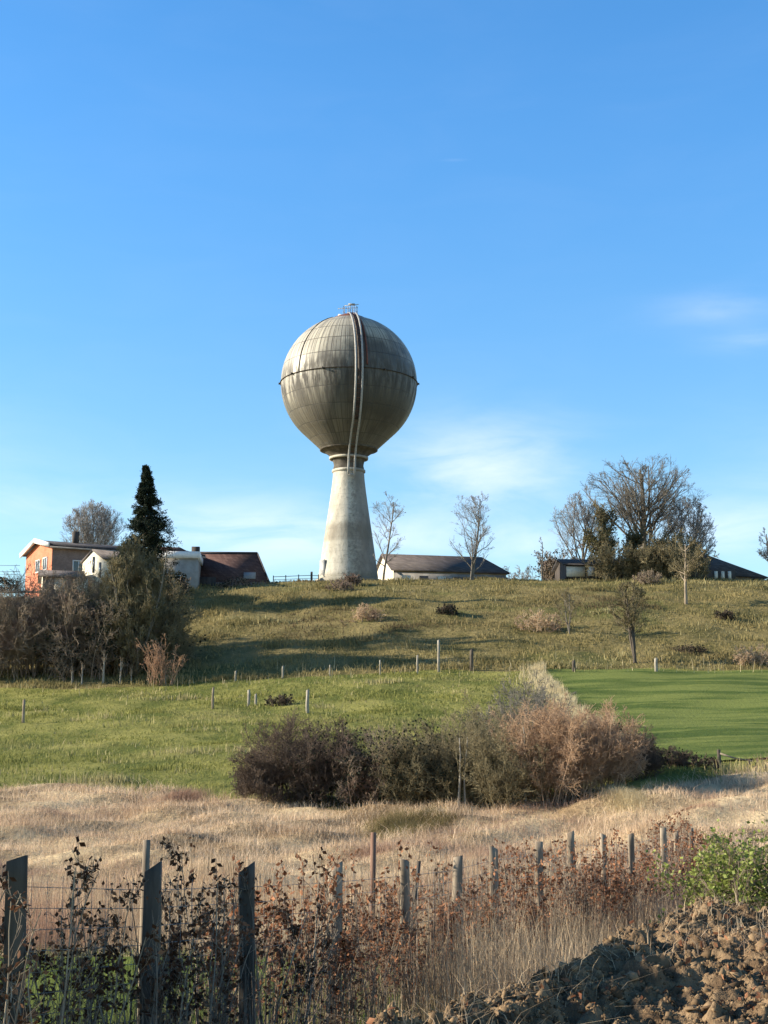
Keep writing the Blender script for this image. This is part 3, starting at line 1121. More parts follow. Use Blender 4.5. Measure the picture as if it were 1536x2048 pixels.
# cream cottage in front with a half-round topped gable
c = P(206, 1150, 128)
gz = P(206, 1190, 128).z
c.z = gz
ct = thing('cream_cottage', 'small cream rendered house with narrow slit windows behind bare twigs', 'house', c)
T = frame(c, 20)
o = Vector(c)
e1_, e2_, e3_ = [P(206, y, 128).z - gz for y in (1121, 1104, 1098)]
T2 = frame(c, 132)      # gable runs left and away from the near corner
g = MB()
GW = 3.5
pts = [T2(0, 0, 0), T2(0, 0, e1_ + .15), T2(GW / 2, 0, e3_), T2(GW, 0, e1_ + .15), T2(GW, 0, 0)]
prism(g, [p - o for p in pts], T2(0, -6, 0) - T2(0, 0, 0))
g.build('wall', M['cream'], ct)
cr_ = MB()
sl_ = (e3_ - e1_ - .15) / (GW / 2)
for a0, z0, a1, z1 in ((-.2, e1_ + .15 - .2 * sl_, GW / 2, e3_), (GW + .2, e1_ + .15 - .2 * sl_, GW / 2, e3_)):
    pts = [T2(a0, 0, z0 + .02), T2(a1, 0, z1 + .02), T2(a1, 0, z1 + .16), T2(a0, 0, z0 + .16)]
    prism(cr_, [p - o + (T2(0, .12, 0) - T2(0, 0, 0)) for p in pts], T2(0, -6.2, 0) - T2(0, 0, 0))
cr_.build('roof', M['roof_grey'], ct)
for uu, z0, h_ in ((.35, 1.6, 1.3), (1.45, 2.1, 1.4)):
    w1 = MB()
    q_ = [T2(uu, .06, z0), T2(uu + .3, .06, z0), T2(uu + .3, .06, z0 + h_), T2(uu, .06, z0 + h_)]
    prism(w1, [p - o for p in q_], T2(0, -.05, 0) - T2(0, 0, 0))
    w1.build('window', M['glass'], ct)

# low outbuilding in front: grey brown lean-to roof and pale door reveals
c = P(84, 1190, 126)
c.z = P(76, 1200, 126).z
ob = thing('outbuilding', 'low brown outbuilding with a sloping tiled roof below the orange house', 'outbuilding', c)
T = frame(c, 14)
ev = P(76, 1153, 126).z - c.z
gable_house(ob, T, 3.2, 5.0, ev, ev + .65, M['brown_brick'], M['roof_grey'], gablemat=M['cream'])
for uu in (1.0, 2.9):
    boxpart('door', ob, T, uu, uu + .9, -.05, .02, .2, 1.9, 'cream')

# flat fronted extension with a white fascia
c = P(300, 1160, 142)
c.z = float(H(c.x, c.y)) - .6
ex = thing('flat_roofed_extension', 'grey extension with a broad white fascia between the conifer and the red barn', 'building', c)
T = frame(c, 4)
top_ = P(330, 1101, 142).z - c.z
bot_ = P(330, 1116, 142).z - c.z
boxpart('wall', ex, T, 0, 4.55, 0, 6, 0, bot_, 'grey_wall')
boxpart('fascia', ex, T, -.1, 4.75, -.25, 6, bot_ + .003, top_ - .08, 'white')
o = Vector(c)
rb = MB()
prism(rb, [T(-.2, 1.2, top_ - .1) - o, T(3.9, 1.2, top_ - .1) - o, T(2.6, 3.0, top_ + .75) - o, T(-.2, 3.0, top_ + .75) - o], T(0, 2.5, 0) - T(0, 0, 0))
rb.build('roof', M['roof_red'], ex)
window(ex, T, 2.2, 1.0, 1.1, 1.2)

# red-brown barn, great roof coming down almost to the ground
c = P(392, 1166, 145)
c.z = float(H(c.x, c.y)) - .3
bn = thing('tiled_barn', 'barn with a huge dark red tiled roof reaching nearly to the ground', 'barn', c)
T = frame(c, 3)
o = Vector(c)
rz = P(450, 1104, 149).z - c.z
wb = MB()
prism(wb, [T(0.2, 1.0, 0) - o, T(6.8, 1.0, 0) - o, T(6.8, 9, 0) - o, T(.2, 9, 0) - o], Vector((0, 0, .9)))
wb.build('wall', M['brown_brick'], bn)
rb = MB()
u1 = (PXY(541, 145) - c.x)
ur = (PXY(515, 149) - c.x)
rb.add([tuple(T(*p) - o) for p in [(0, .6, .35), (u1, .6, .25), (ur, 4.8, rz), (0, 4.8, rz), (0, 9.2, .4), (u1, 9.2, .4)]],
       [(0, 1, 2, 3), (3, 2, 5, 4), (1, 5, 2), (0, 3, 4), (0, 4, 5, 1)])
rf = rb.build('roof', M['roof_red'], bn)
vb_ = MB()
vb_.tube([T(u1 + .03, .6, .32) - o, T(ur + .03, 4.8, rz + .05) - o], .07, 5)
vb_.tube([T(0, 4.8, rz + .05) - o, T(ur, 4.8, rz + .05) - o], .10, 5)
vb_.build('ridge_tiles', M['roof_dark'], rf)
uk = PXY(483, 145) - c.x
s_ = (rz - .3) / 4.2
vs = 1.6
sk = MB()
prism(sk, [T(uk, vs, .30 + (vs - .6) * s_ + .05) - o, T(uk + 1.2, vs, .30 + (vs - .6) * s_ + .05) - o, T(uk + 1.2, vs + .75, .30 + (vs + .15) * s_ + .05) - o, T(uk, vs + .75, .30 + (vs + .15) * s_ + .05) - o], Vector((0, -.08, .05)))
sk.build('skylight', M['grey_wall'], rf)
ch = boxpart('chimney', bn, T, -.7, .1, 2.5, 3.1, 1.2, rz + .35, 'dark_wood', rf)
dk = MB()
prism(dk, [T(-.1, .5, 0) - o, T(1.9, .5, 0) - o, T(1.9, .5, 1.35) - o, T(-.1, .5, 1.35) - o], T(0, .3, 0) - T(0, 0, 0))
dk.build('doorway', M['dark_wood'], bn)

# long low barn right of the tower, pale gable to the left
c = P(787, 1160, 160)
c.z = 17.6
lb = thing('long_barn', 'long low barn with a cream gable and dark grey roof right of the water tower', 'barn', c)
T = frame(c, 14)
o = Vector(c)
T3 = frame(c, 0)
ev = P(787, 1140, 160).z - c.z
rdg = P(772, 1111, 163).z - c.z
L_ = 12.9
w_ = 9.0
gable_house(lb, T, L_, w_, ev, rdg + .15, M['grey_wall'], M['roof_barn'], over=.3, gablemat=M['cream'], hip=1.4)
wb = MB()
prism(wb, [T(.05, -.02, 0) - o, T(L_ - .1, -.02, 0) - o, T(L_ - .1, -.02, ev - .3) - o, T(.05, -.02, ev - .3) - o], T(0, -.06, 0) - T(0, 0, 0))
wb.build('cladding', M['grey_wall'], lb)
for k in range(6):
    boxpart('door', lb, T, .9 + k * 2.0, 1.9 + k * 2.0, -.14, -.09, .1, ev - .55, 'brown_brick' if k % 2 else 'cream')

# low building right of it, mostly hidden by the trees
c = P(1132, 1152, 150)
c.z = P(1132, 1156, 150).z
sh = thing('open_barn', 'low open sided shed with cream wall panels under the big bare tree', 'barn', c)
T = frame(c, 5)
ev = P(1132, 1130, 150).z - c.z
gable_house(sh, T, 9.5, 5.5, ev, ev + .75, M['dark_wood'], M['roof_dark'], over=.3)
boxpart('panel', sh, T, .05, 1.95, -.06, -.01, .15, ev - .15, 'cream')
boxpart('panel', sh, T, 2.25, 2.95, -.10, -.01, .25, ev - .02, 'white')
for k in range(5):
    boxpart('post', sh, T, 3.9 + k * 1.15, 4.05 + k * 1.15, -.16, -.02, 0, ev - .1, 'cream')

c = P(1085, 1152, 168)
c.z = 17.5
b1 = thing('small_barn', 'small dark roofed barn half hidden left of the open sided shed', 'barn', c)
T = frame(c, -8)
ev = P(1085, 1146, 168).z - c.z
gable_house(b1, T, 6, 5, ev, ev + 1.5, M['grey_wall'], M['roof_grey'], over=.25, hip=1.5)

# farmhouse on the right, steep dark roof falling to the right
c = P(1405, 1156, 152)
c.z = 17.3
fh = thing('farmhouse', 'farmhouse with a dark roof falling away to the right and a brick chimney', 'house', c)
o = Vector(c)
T = frame(c, 2)
rb = MB()
zt = P(1408, 1101, 156).z - c.z
zb = P(1540, 1157, 152).z - c.z
ul = PXY(1290, 152) - c.x
rb.add([tuple(T(*p) - o) for p in [(ul, -.3, .9), (6.9, -.3, zb + .1), (.3, 4.0, zt), (ul + 2.5, 4.0, zt), (ul, 8.5, .9), (6.9, 8.5, zb + .1)]],
       [(0, 1, 2, 3), (3, 2, 5, 4), (1, 5, 2), (0, 3, 4), (0, 4, 5, 1)])
rf = rb.build('roof', M['roof_dark'], fh)
boxpart('wall', fh, T, ul + .4, 5.2, .4, 8, -.3, .85, 'grey_wall')
boxpart('chimney', fh, T, -.35, .35, 2.2, 2.8, .9, zt + .5, 'brown_brick', rf)
boxpart('lean_to', fh, T, -5.2, 3.2, -.9, .3, -.2, 1.0, 'dark_wood')
for k in range(3):
    boxpart('door', fh, T, 1.0 + k * .7, 1.35 + k * .7, -.97, -.91, -.1, .85, 'cream')

# stone wall and clipped hedge at the left edge
c = G(14, 124)
wl = thing('boundary_wall', 'dark retaining wall at the far left edge below the hedge', 'wall', c)
mb = MB()
for k in range(9):
    mb.box((-1.6 + k * .55, .02 * (k % 2), P(10, 1203, 124).z - c.z - .5), (.54, .3, 1.6 + .05 * (k % 3)), 0)
mb.build('stonework', M['dark_wood'], wl)
wl2 = MB()
wl2.box((.2, 0, P(10, 1184, 124).z - c.z), (5.2, .45, .12))
wl2.build('coping', M['grey_wall'], wl)


def clipped(name, label, px0, px1, ytop, ybot, Y, seed, n=2600, leafmat='dark_leaf', cat='hedge'):
    rng = np.random.default_rng(seed)
    a, b_ = P(px0, ybot, Y), P(px1, ytop, Y)
    root = thing(name, label, cat, ((a.x + b_.x) / 2, Y, a.z))
    w_, h_ = (b_.x - a.x), (b_.z - a.z)
    q = rng.uniform(-1, 1, (n, 3)) * A(w_ / 2, .7, h_ / 2)
    q[:, 2] += h_ / 2 + .12 * np.sin(q[:, 0] * 3) * (q[:, 2] > 0)
    im = MB()
    leaves(im, rng, q, .14, 0, aspect=.9)
    im.build('foliage', M[leafmat], root)
    sm = MB()
    k = max(2, int(w_ / .5))
    p = np.stack([np.linspace(-w_ / 2, w_ / 2, k), np.zeros(k), np.full(k, -.4)], -1)
    sm.tubes(polyl(rng, p, np.tile(A(0, 0, 1), (k, 1)), np.full(k, h_ * .9), 4, .08, .1), np.full((k, 5), .03), 5)
    sm.build('stem', M['bark'], root)
    return root


clipped('clipped_hedge', 'dark green hedge top at the far left edge below the overhead wires', -60, 38, 1157, 1184, 127, 5)
clipped('low_hedge', 'low dark hedge in front of the red barn door', 318, 372, 1146, 1190, 138, 6, 2000)

# overhead wires at the far left
for k, (ya, yb) in enumerate(((1117, 1131), (1133, 1143), (1142, 1149), (1150, 1156))):
    p0, p1 = P(-420, ya - 22, 175), P(40, yb, 150)
    mb = MB()
    pts = [p0.lerp(p1, f) - p0 - Vector((0, 0, 1.2 * math.sin(math.pi * f) * .6)) for f in np.linspace(0, 1, 14)]
    mb.tube(pts, .02, 4)
    o_ = mb.build('overhead_wire', M['cable'])
    o_.location = p0
    tag(o_, ['highest', 'second from top', 'third from top', 'lowest'][k] + ' of the four overhead wires meeting the orange house', 'wire', 'overhead wires at the left edge')

# rail fence on the skyline left of the tower
c = G(590, 150)
rfz = thing('rail_fence', 'thin rail fence on the skyline left of the water tower base', 'fence', c)
mb = MB()
xs = [PXY(p, 150) - c.x for p in (545, 570, 596, 622, 636)]
tops = []
for k, x_ in enumerate(xs):
    z_ = float(H(c.x + x_, 150)) - c.z
    pm_ = MB()
    hh = (.75 if k != 3 else 1.0)
    pm_.box((x_, 0, z_ + hh / 2 - .1), (.09 if k != 3 else .22, .09, hh + .2))
    pm_.build('post', M['dark_post'], rfz)
    tops.append(Vector((x_, 0, z_ + .62)))
mb.tube(tops, .03, 4)
mb.tube([t_ - Vector((0, 0, .3)) for t_ in tops], .02, 4)
mb.build('rail', M['dark_post'], rfz)


def proj_y(x, y, z):
    yc = y * CP + z * SP_
    zc = -y * SP_ + z * CP
    return 1024 - F * zc / yc


_YS = np.arange(22, 150, .1)


def Yat(px, py):
    """how far away the ground shows at this photo row"""
    xs_ = np.array([PXY(px, y) for y in _YS])
    r_ = proj_y(xs_, _YS, H(xs_, _YS))
    i = np.argmax(r_ <= py)
    return float(_YS[i]) if r_[i] <= py else 146.0


def bt(name, label, px, yb, yt, Y, wpx, seed, **kw):
    b_ = P(px, yb, Y)
    k = mpp((yb + yt) / 2, Y)
    return bare_tree(name, label, b_, (yb - yt) * k, wpx * k, seed, **kw)


def sb(name, label, px, yb, yt, wpx, seed, Y=None, depth=None, **kw):
    if Y is None:
        Y = Yat(px, yb)
    b_ = G(px, Y)
    k = mpp(yb, Y)
    return shrub(name, label, b_, wpx * k, depth or wpx * k * .6, (yb - yt) * k, seed, **kw)


# ------------------------------------------------------------------ conifer
def conifer(name, label, base, height, width, seed, n=150, mat='conifer', lop=0.0, spr=None, tip=1.0):
    rng = np.random.default_rng(seed)
    root = thing(name, label, 'tree', base)
    tm = MB()
    tm.tube([(0, 0, -.5), (0, 0, height * .5), (0, 0, height)], [.26, .15, .015], 8)
    zt = np.sort(rng.uniform(.06, .985, n))
    a = rng.uniform(0, 2 * np.pi, n)
    prof = (1 - zt) ** 1.0 * np.minimum(1, .6 + 2 * zt) * width / 2
    prof = prof * rng.uniform(.6, 1.32, n) * (1 + lop * np.cos(a)) + .04
    p = np.stack([np.zeros(n), np.zeros(n), zt * height], -1)
    d = np.stack([np.cos(a), np.sin(a), rng.uniform(-.12, .3, n)], -1)
    d /= np.linalg.norm(d, axis=1, keepdims=True)
    br_ = polyl(rng, p, d, prof, 6, .07, .03)
    tm.tubes(br_, np.linspace(.045, .012, 7)[None].repeat(n, 0), 4)
    tm.build('trunk', M['bark'], root)
    cm_ = MB()
    sp0, sd0, sl0, _ = spawn(rng, br_, prof, np.full(n, .02), 14, .15, 1, .75, .35, 1)
    sl0 = np.clip(sl0, .10, 1.0)
    sub = polyl(rng, sp0, sd0, sl0, 4, .12, -.05)
    q = sub[:, 1:].reshape(-1, 3)
    q = np.repeat(q, spr or 5, 0) + rng.normal(0, .07, (len(q) * (spr or 5), 3))
    leaves(cm_, rng, q, .20 * tip, .25, aspect=.3)
    tp_ = np.stack([rng.normal(0, .05, 160), rng.normal(0, .05, 160), height * rng.uniform(.93, 1.0, 160)], -1)
    leaves(cm_, rng, tp_, .16, -1.2, aspect=.3)
    cm_.build('foliage', M[mat], root)
    return root


Yc_ = 128
bc = P(285, 1215, Yc_)
kc = mpp(1100, Yc_)
conifer('conifer', 'tall dark pointed conifer beside the orange brick house', bc, (1215 - 928) * kc, 158 * kc, 13, 230, lop=.2)

# ------------------------------------------------------------------ bare trees on and behind the skyline
bt('bare_tree', 'pale leafless tree rising behind the roof of the orange brick house', 185, 1175, 1000, 170, 145, 21, twmat='twig_far', trunk_frac=.10,
   stems=4, trunk_r=.12, rmin=.010, dens=(12, 8, 7, 5), up=.16)
bt('bare_tree', 'thin leafless tree close to the right side of the water tower shaft', 766, 1168, 978, 147, 104, 22, twmat='twig_far', trunk_frac=.22,
   trunk_r=.13, rmin=.0065, dens=(14, 7, 5, 4), up=.06, spread=.9, forks=1, lean=(.02, 0))
bt('bare_tree', 'tall thin leafless twin trunked tree in front of the long low barn', 944, 1168, 966, 147, 104, 23, twmat='twig_far', trunk_frac=.15,
   trunk_r=.12, rmin=.006, dens=(14, 7, 5, 4), up=.10, spread=.85, forks=2)
bt('bare_tree', 'great round leafless tree above the farm, the biggest on the skyline', 1285, 1162, 908, 172, 285, 24, twmat='twig_grey', trunk_frac=.08,
   trunk_r=.33, rmin=.0105, dens=(11, 8, 6, 5), up=.06, spread=.8, forks=3)
bt('bare_tree', 'leafless tree with pale twigs left of the great round tree', 1160, 1158, 985, 168, 130, 25, twmat='twig_far', trunk_frac=.08,
   trunk_r=.17, rmin=.011, dens=(11, 8, 6, 5), stems=2)
bt('bare_tree', 'bushy leafless tree behind the farmhouse roof, right of the great round tree', 1372, 1158, 985, 168, 130, 26, twmat='twig_far', trunk_frac=.06,
   trunk_r=.15, rmin=.010, dens=(12, 8, 6, 5), stems=3)
bt('ivy_clad_tree', 'olive green ivy covered tree standing left of the great round tree', 1203, 1156, 1000, 160, 92, 27, twmat='twig_olive', trunk_frac=.05,
   trunk_r=.25, rmin=.016, dens=(14, 8, 6, 4), ivy=7200)
bt('ivy_clad_tree', 'low tree with a dark ivy crown and a pale broken limb above the sheds', 1275, 1166, 1052, 149, 92, 28, twmat='twig_olive', trunk_frac=.25,
   trunk_r=.2, rmin=.014, dens=(12, 7, 5, 4), ivy=5000)
lim = MB()
b0, b1_ = P(1275, 1118, 148.4), P(1243, 1080, 148.6)
lim.tubes(np.array([[[0, 0, 0], [(b1_ - b0).x * .5, 0, (b1_ - b0).z * .55], list(b1_ - b0)]]), np.array([[.13, .11, .06]]), 6)
lo_ = lim.build('limb', M['pale_bark'], bpy.data.objects['ivy_clad_tree.001'])
lo_.location = b0 - bpy.data.objects['ivy_clad_tree.001'].location
sb('shrub', 'dense brown bare thicket under the great tree, in front of the farmhouse', 1352, 1160, 1068, 130, 29, Y=147, stems=60, twmat='twig_olive', rmin=.02, dens=(6, 5, 4))
sb('shrub', 'brown bare thicket behind the sheds under the great tree', 1265, 1160, 1085, 90, 30, Y=158, stems=44, twmat='twig_olive', rmin=.022, dens=(6, 5, 4))
sb('shrub', 'dark evergreen shrub left of the cream shed panels', 1120, 1158, 1082, 52, 31, Y=162, stems=26, twmat='twig_brown', rmin=.02, dens=(5, 4, 4), leaf=1500, leafsize=.2, leafmat='dark_leaf')
sb('shrub', 'low bare bush just right of the long barn', 1020, 1156, 1100, 50, 32, Y=175, stems=16, twmat='twig_far', rmin=.02)
sb('shrub', 'faint bare bush on the skyline between the long barn and the small barn', 1056, 1156, 1092, 44, 33, Y=180, stems=14, twmat='twig_far', rmin=.02)
bt('bare_tree', 'slim dead spike of a tree between the two faint skyline bushes and the shed', 1084, 1158, 1072, 160, 18, 34, twmat='twig_far', trunk_frac=.1,
   trunk_r=.1, rmin=.016, dens=(10, 4, 3, 2))
bt('bare_tree', 'leafless tree cut off by the right edge of the picture', 1546, 1156, 1050, 165, 66, 35, twmat='twig_far', trunk_frac=.15, trunk_r=.15, rmin=.012,
   dens=(11, 7, 5, 4), stems=2)

for px, yt_, wp_, sd_, lab_ in ((1225, 1088, 66, 36, 'dark ivy grown shrub in front of the open sided shed, left'), (1290, 1100, 70, 37, 'dark ivy grown shrub in front of the open sided shed, right'), (1330, 1078, 80, 38, 'tall olive bare shrub just left of the farmhouse chimney')):
    sb('shrub', lab_, px, 1162, yt_, wp_, sd_, Y=147.5, stems=26, twmat='twig_olive', rmin=.014, dens=(7, 5, 4), leaf=900, leafsize=.17, leafmat='ivy')
# trees standing on the bank
bt('bare_tree', 'small dark leafless fruit tree with a leaning crown on the right of the bank', 1272, 1326, 1160, Yat(1272, 1326), 104, 47, twmat='twig_olive', bark='dark_post', trunk_frac=.36, forks=3,
   trunk_r=.11, rmin=.012, dens=(10, 8, 6, 5), up=.03, cat='tree', spread=.9)
bt('bare_tree', 'faint thin leafless sapling on the bank right of centre', 1138, 1268, 1175, Yat(1138, 1268), 80, 42, twmat='twig_olive', trunk_frac=.2,
   trunk_r=.06, rmin=.009, dens=(9, 6, 4, 3), stems=2)
bt('bare_tree', 'leafless tree with a pale straight trunk high on the right of the bank', 1372, 1210, 1072, Yat(1373, 1208), 112, 48, twmat='twig_olive', bark='post',
   trunk_frac=.38, trunk_r=.15, rmin=.010, dens=(14, 8, 6, 5), up=.05, spread=.9)

# ------------------------------------------------------------------ thicket at the foot of the bank, left
L1 = [
    (262, 1384, 1068, 150, 103, 'tall olive brown leafless tree rising in front of the conifer', 'twig_olive', dict(stems=7, dens=(16, 9, 7, 5), trunk_frac=.05, rmin=.011)),
    (150, 1382, 1180, 130, 106, 'bushy leafless tree in front of the cream cottage', 'twig_olive', dict(stems=7, dens=(12, 8, 7, 5), trunk_frac=.05, rmin=.010)),
    (322, 1384, 1120, 96, 106, 'leafless tree at the right end of the thicket, below the grey extension', 'twig_olive', dict(stems=5, dens=(12, 8, 6, 5), trunk_frac=.05, rmin=.010)),
]
for k, (px, yb, yt, wp, Y, lab, mt, kw) in enumerate(L1):
    bt('bare_tree', lab, px, yb, yt, Y, wp, 51 + k, twmat=mt, trunk_r=.10, up=.10, **kw)
SH = [
    (30, 1380, 1196, 150, 'brown leafless thicket bush at the far left edge', 'twig_brown', 105, 0),
    (95, 1381, 1186, 150, 'broad brown leafless bush second from the left in the thicket', 'twig_brown', 104, 0),
    (-40, 1384, 1200, 130, 'brown leafless bush cut off by the left edge', 'twig_brown', 104, 0),
    (175, 1381, 1240, 110, 'dark green leaved bush at the heart of the left thicket', 'twig_brown', 103, 2600),
    (232, 1380, 1262, 110, 'dark evergreen bush behind the pale birch whips', 'twig_brown', 103.6, 2400),
    (300, 1378, 1215, 120, 'tangled dark bush near the right end of the left thicket', 'twig_olive', 105, 500),
    (205, 1372, 1205, 130, 'tall tangled olive bush in the middle of the left thicket', 'twig_olive', 108, 0),
]
for k, (px, yb, yt, wp, lab, mt, Y, lf) in enumerate(SH):
    sb('shrub', lab, px, yb, yt, wp, 61 + k, Y=Y, depth=4.5, stems=60, twmat=mt, rmin=.010, dens=(9, 6, 4), leaf=lf, leafsize=.2, leafmat='dark_leaf', cat='shrub')
for k, (X_, Y_, h_, lab) in enumerate(((-35, 109, 21, 'unseen ivy covered tree added outside the left edge for bank shade, nearest the thicket'), (-40, 112, 22, 'second unseen ivy covered tree added outside the left edge for bank shade'), (-37, 104.5, 20, 'third unseen ivy covered tree added outside the left edge for bank shade'))):  # unseen trees added beyond the left edge to throw shade on the bank
    bare_tree('ivy_clad_tree', lab, (X_, Y_, float(H(X_, Y_))), h_, 8.5, 95 + k, twmat='twig_brown', trunk_frac=.05, trunk_r=.25, rmin=.02, dens=(14, 7, 5, 4), ivy=9000)  # added unseen shade trees, sharing the ivy tree name
# pale whips standing in front of the thicket
wh = bt('birch_whip', 'tallest pale stemmed young birch in front of the dark left thicket', 206, 1386, 1296, 100.5, 30, 71, twmat='twig_pink', bark='pale_bark', trunk_frac=.5,
        trunk_r=.10, rmin=.010, dens=(8, 4, 3, 0), up=.2)
for px, yb, sc, lab in ((163, 1386, .72, 'short pale birch whip left of the tallest one'), (240, 1388, .85, 'pale birch whip just right of the tallest one'),
                        (262, 1386, .6, 'small pale birch whip third to the right of the green bush'), (143, 1384, .6, 'shortest pale birch whip, leftmost of the row'),
                        (330, 1392, .78, 'pale birch whip standing among the orange stemmed ones')):
    dup(wh, P(px, yb, 100.5 - (yb - 1386) * .1), rz=px, label=lab, sc=sc)
for k, (px, yt, wp, lab) in enumerate(((311, 1318, 26, 'left of two orange twigged young shrubs at the right end of the thicket'), (333, 1285, 30, 'taller orange twigged young shrub at the right end of the thicket'))):
    sb('young_shrub', lab, px, 1392, yt, wp, 81 + k, Y=99.5, stems=12, twmat='twig_orange', rmin=.010, dens=(5, 3, 2), spread=.35, fan=.4)

# ------------------------------------------------------------------ hedge thicket in the middle
MT = [
    (580, 1596, 1449, 150, 'wide brown bramble bush, leftmost of the dark thicket in the middle', 'twig_purple', 44.5, 60, 0, {}),
    (520, 1590, 1514, 90, 'low brown bramble skirt at the left foot of the middle thicket', 'twig_purple', 43.8, 40, 0, {}),
    (668, 1600, 1458, 130, 'dark tangled bush second from the left in the middle thicket', 'twig_purple', 44.2, 60, 2600, {}),
    (752, 1604, 1472, 130, 'blackish leaved bush in the deepest shade of the middle thicket', 'twig_brown', 43.6, 56, 6500, {}),
    (838, 1606, 1468, 130, 'dark leaved bush left of the two pale stems', 'twig_olive', 43.2, 56, 5000, {}),
    (925, 1608, 1463, 120, 'olive twigged bush with two pale upright stems', 'twig_olive', 42.6, 46, 1600, dict(flatness=.55)),
    (1010, 1612, 1458, 120, 'grey olive bare bush between the pale stems and the pink bush', 'twig_olive', 42.0, 44, 0, {}),
    (1105, 1614, 1436, 150, 'big pinkish twigged bush in the middle of the field hedge', 'twig_pink', 42.0, 90, 0, dict(fan=.8)),
    (1185, 1606, 1457, 130, 'second pinkish bush, darker, right of the big pinkish one', 'twig_pink', 42.6, 54, 0, {}),
    (1240, 1590, 1492, 120, 'purple brown bramble bush beside the green field corner', 'twig_purple', 44.0, 50, 0, {}),
    (1310, 1560, 1516, 130, 'low dark bramble at the right end of the middle hedge', 'twig_purple', 46.0, 44, 300, {}),
    (1388, 1545, 1521, 100, 'lowest dark bramble by the post and rail at the green field', 'twig_purple', 46.5, 30, 200, {}),
]
for k, (px, yb, yt, wp, lab, mt, Y, stn, lf, kw) in enumerate(MT):
    sb('shrub', lab, px, yb, yt, wp, 101 + k, Y=Y, depth=2.6, stems=int(stn * 1.15), twmat=mt, rmin=.0042, dens=(10, 6, 5), leaf=lf, leafsize=.075, leafmat='dark_leaf', **kw)
for px, yt, lab, r_ in ((914, 1462, 'left of two pale leaning stems in the middle thicket', .045), (928, 1458, 'right of two pale leaning stems in the middle thicket', .035), (1046, 1440, 'straight pale pole of a tree left of the pinkish bush', .05)):
    b_ = G(px, 41.6)
    h_ = (1606 - yt) * mpp(1530, 41.6)
    t_ = thing('bare_tree', lab, 'tree', b_)
    mb = MB()
    rng = np.random.default_rng(px)
    g = grow(rng, A(0, 0, -.1)[None], A(.05, 0, 1)[None], np.array([h_]), np.array([r_]), [(8, .05, .08, 9, .3, 1, .5, .35, .5), (5, .1, .1, 5, .2, 1, .6, .5, .6), (4, .15, .05, 0, 0, 1, .5, .5, .6)])
    mb.tubes(g[0][0], g[0][1], 7)
    mb.build('trunk', M['pale_bark'], t_, smooth=True)
    mb = MB()
    for pts, rad in g[1:]:
        mb.tubes(pts, np.maximum(rad, .006), 3)
    mb.build('crown', M['twig_olive'], t_)

sb('shrub', 'wispy pale grey scrub between the meadow and the corner of the green field', 1045, 1500, 1362, 150, 131, Y=58, depth=6, stems=50, twmat='twig_grey', rmin=.006, dens=(7, 5, 4), spread=.5)
sb('shrub', 'wispy grey olive scrub behind the pale stems of the middle thicket', 960, 1530, 1408, 130, 132, Y=52, depth=4, stems=40, twmat='twig_olive', rmin=.0055, dens=(7, 5, 4), spread=.5)
# line of tall pale grass and weeds running up the side of the green field
rng = np.random.default_rng(7)


def cl(x, y, s=1.0):
    return (np.sin(x * 1.3 * s + 1.7 * np.sin(y * .9 * s)) + np.sin(y * 1.9 * s + 1.1 * np.sin(x * 2.3 * s)) + np.sin((x + y) * .53 * s)) / 3


n = 9000
y = rng.uniform(48, 99, n)
x = crop_edge(y) - np.abs(rng.normal(0, .75, n)) - .05
mb = MB()
hh = rng.uniform(.35, .95, n) * (.6 + .4 * cl(x, y))
blades(mb, rng, x, y, H(x, y), np.maximum(hh, .15), .022, .25)
tag(mb.build('tall_grass', M['pale_grass']), 'tall pale dead grass along the left edge of the bright green field', 'grass', kind='stuff')

# ------------------------------------------------------------------ grass, straw and stalks


def field(name, mat, label, cat, n, xr, yr, hr, wd, seed, lean=.25, mask=None, bend=.3, fan=True, hmod=None, clump=0, spread=.5):
    rng = np.random.default_rng(seed)
    # even density per picture area: sample distance with 1/Y^k
    y = rng.uniform(yr[0], yr[1], n)
    x = rng.uniform(xr[0], xr[1], n) * (y if fan else 1)
    hc = np.ones(n)
    if clump:
        cy_ = rng.uniform(yr[0], yr[1], clump)
        cx_ = rng.uniform(xr[0], xr[1], clump) * cy_
        cw = rng.exponential(1.0, clump) + .1
        cs_ = rng.uniform(.35, 1.5, clump) * spread
        m_ = n * 2 // 3
        ci = rng.choice(clump, m_, p=cw / cw.sum())
        x[:m_] = cx_[ci] + rng.normal(0, 1.4, m_) * cs_[ci]
        y[:m_] = cy_[ci] + rng.normal(0, 1, m_) * cs_[ci]
        hc[:m_] = rng.uniform(.6, 1.7, clump)[ci]
    if mask is not None:
        k = mask(x, y) > rng.uniform(0, 1, n)
        x, y, hc = x[k], y[k], hc[k]
    h = hc * rng.uniform(hr[0], hr[1], len(x)) * (.75 + .35 * cl(x, y))
    if hmod is not None:
        h = h * hmod(x, y)
    mb = MB()
    blades(mb, rng, x, y, H(x, y), h, wd * rng.uniform(.6, 1.3, len(x)) * np.clip(y / 30, .5, 3), lean, bend)
    return tag(mb.build(name, M[mat]), label, cat, kind='stuff')


def not_crop(x, y):
    return ((x < crop_edge(y) - .1) | (y < 47.3) | (y > 98.8)).astype(float)


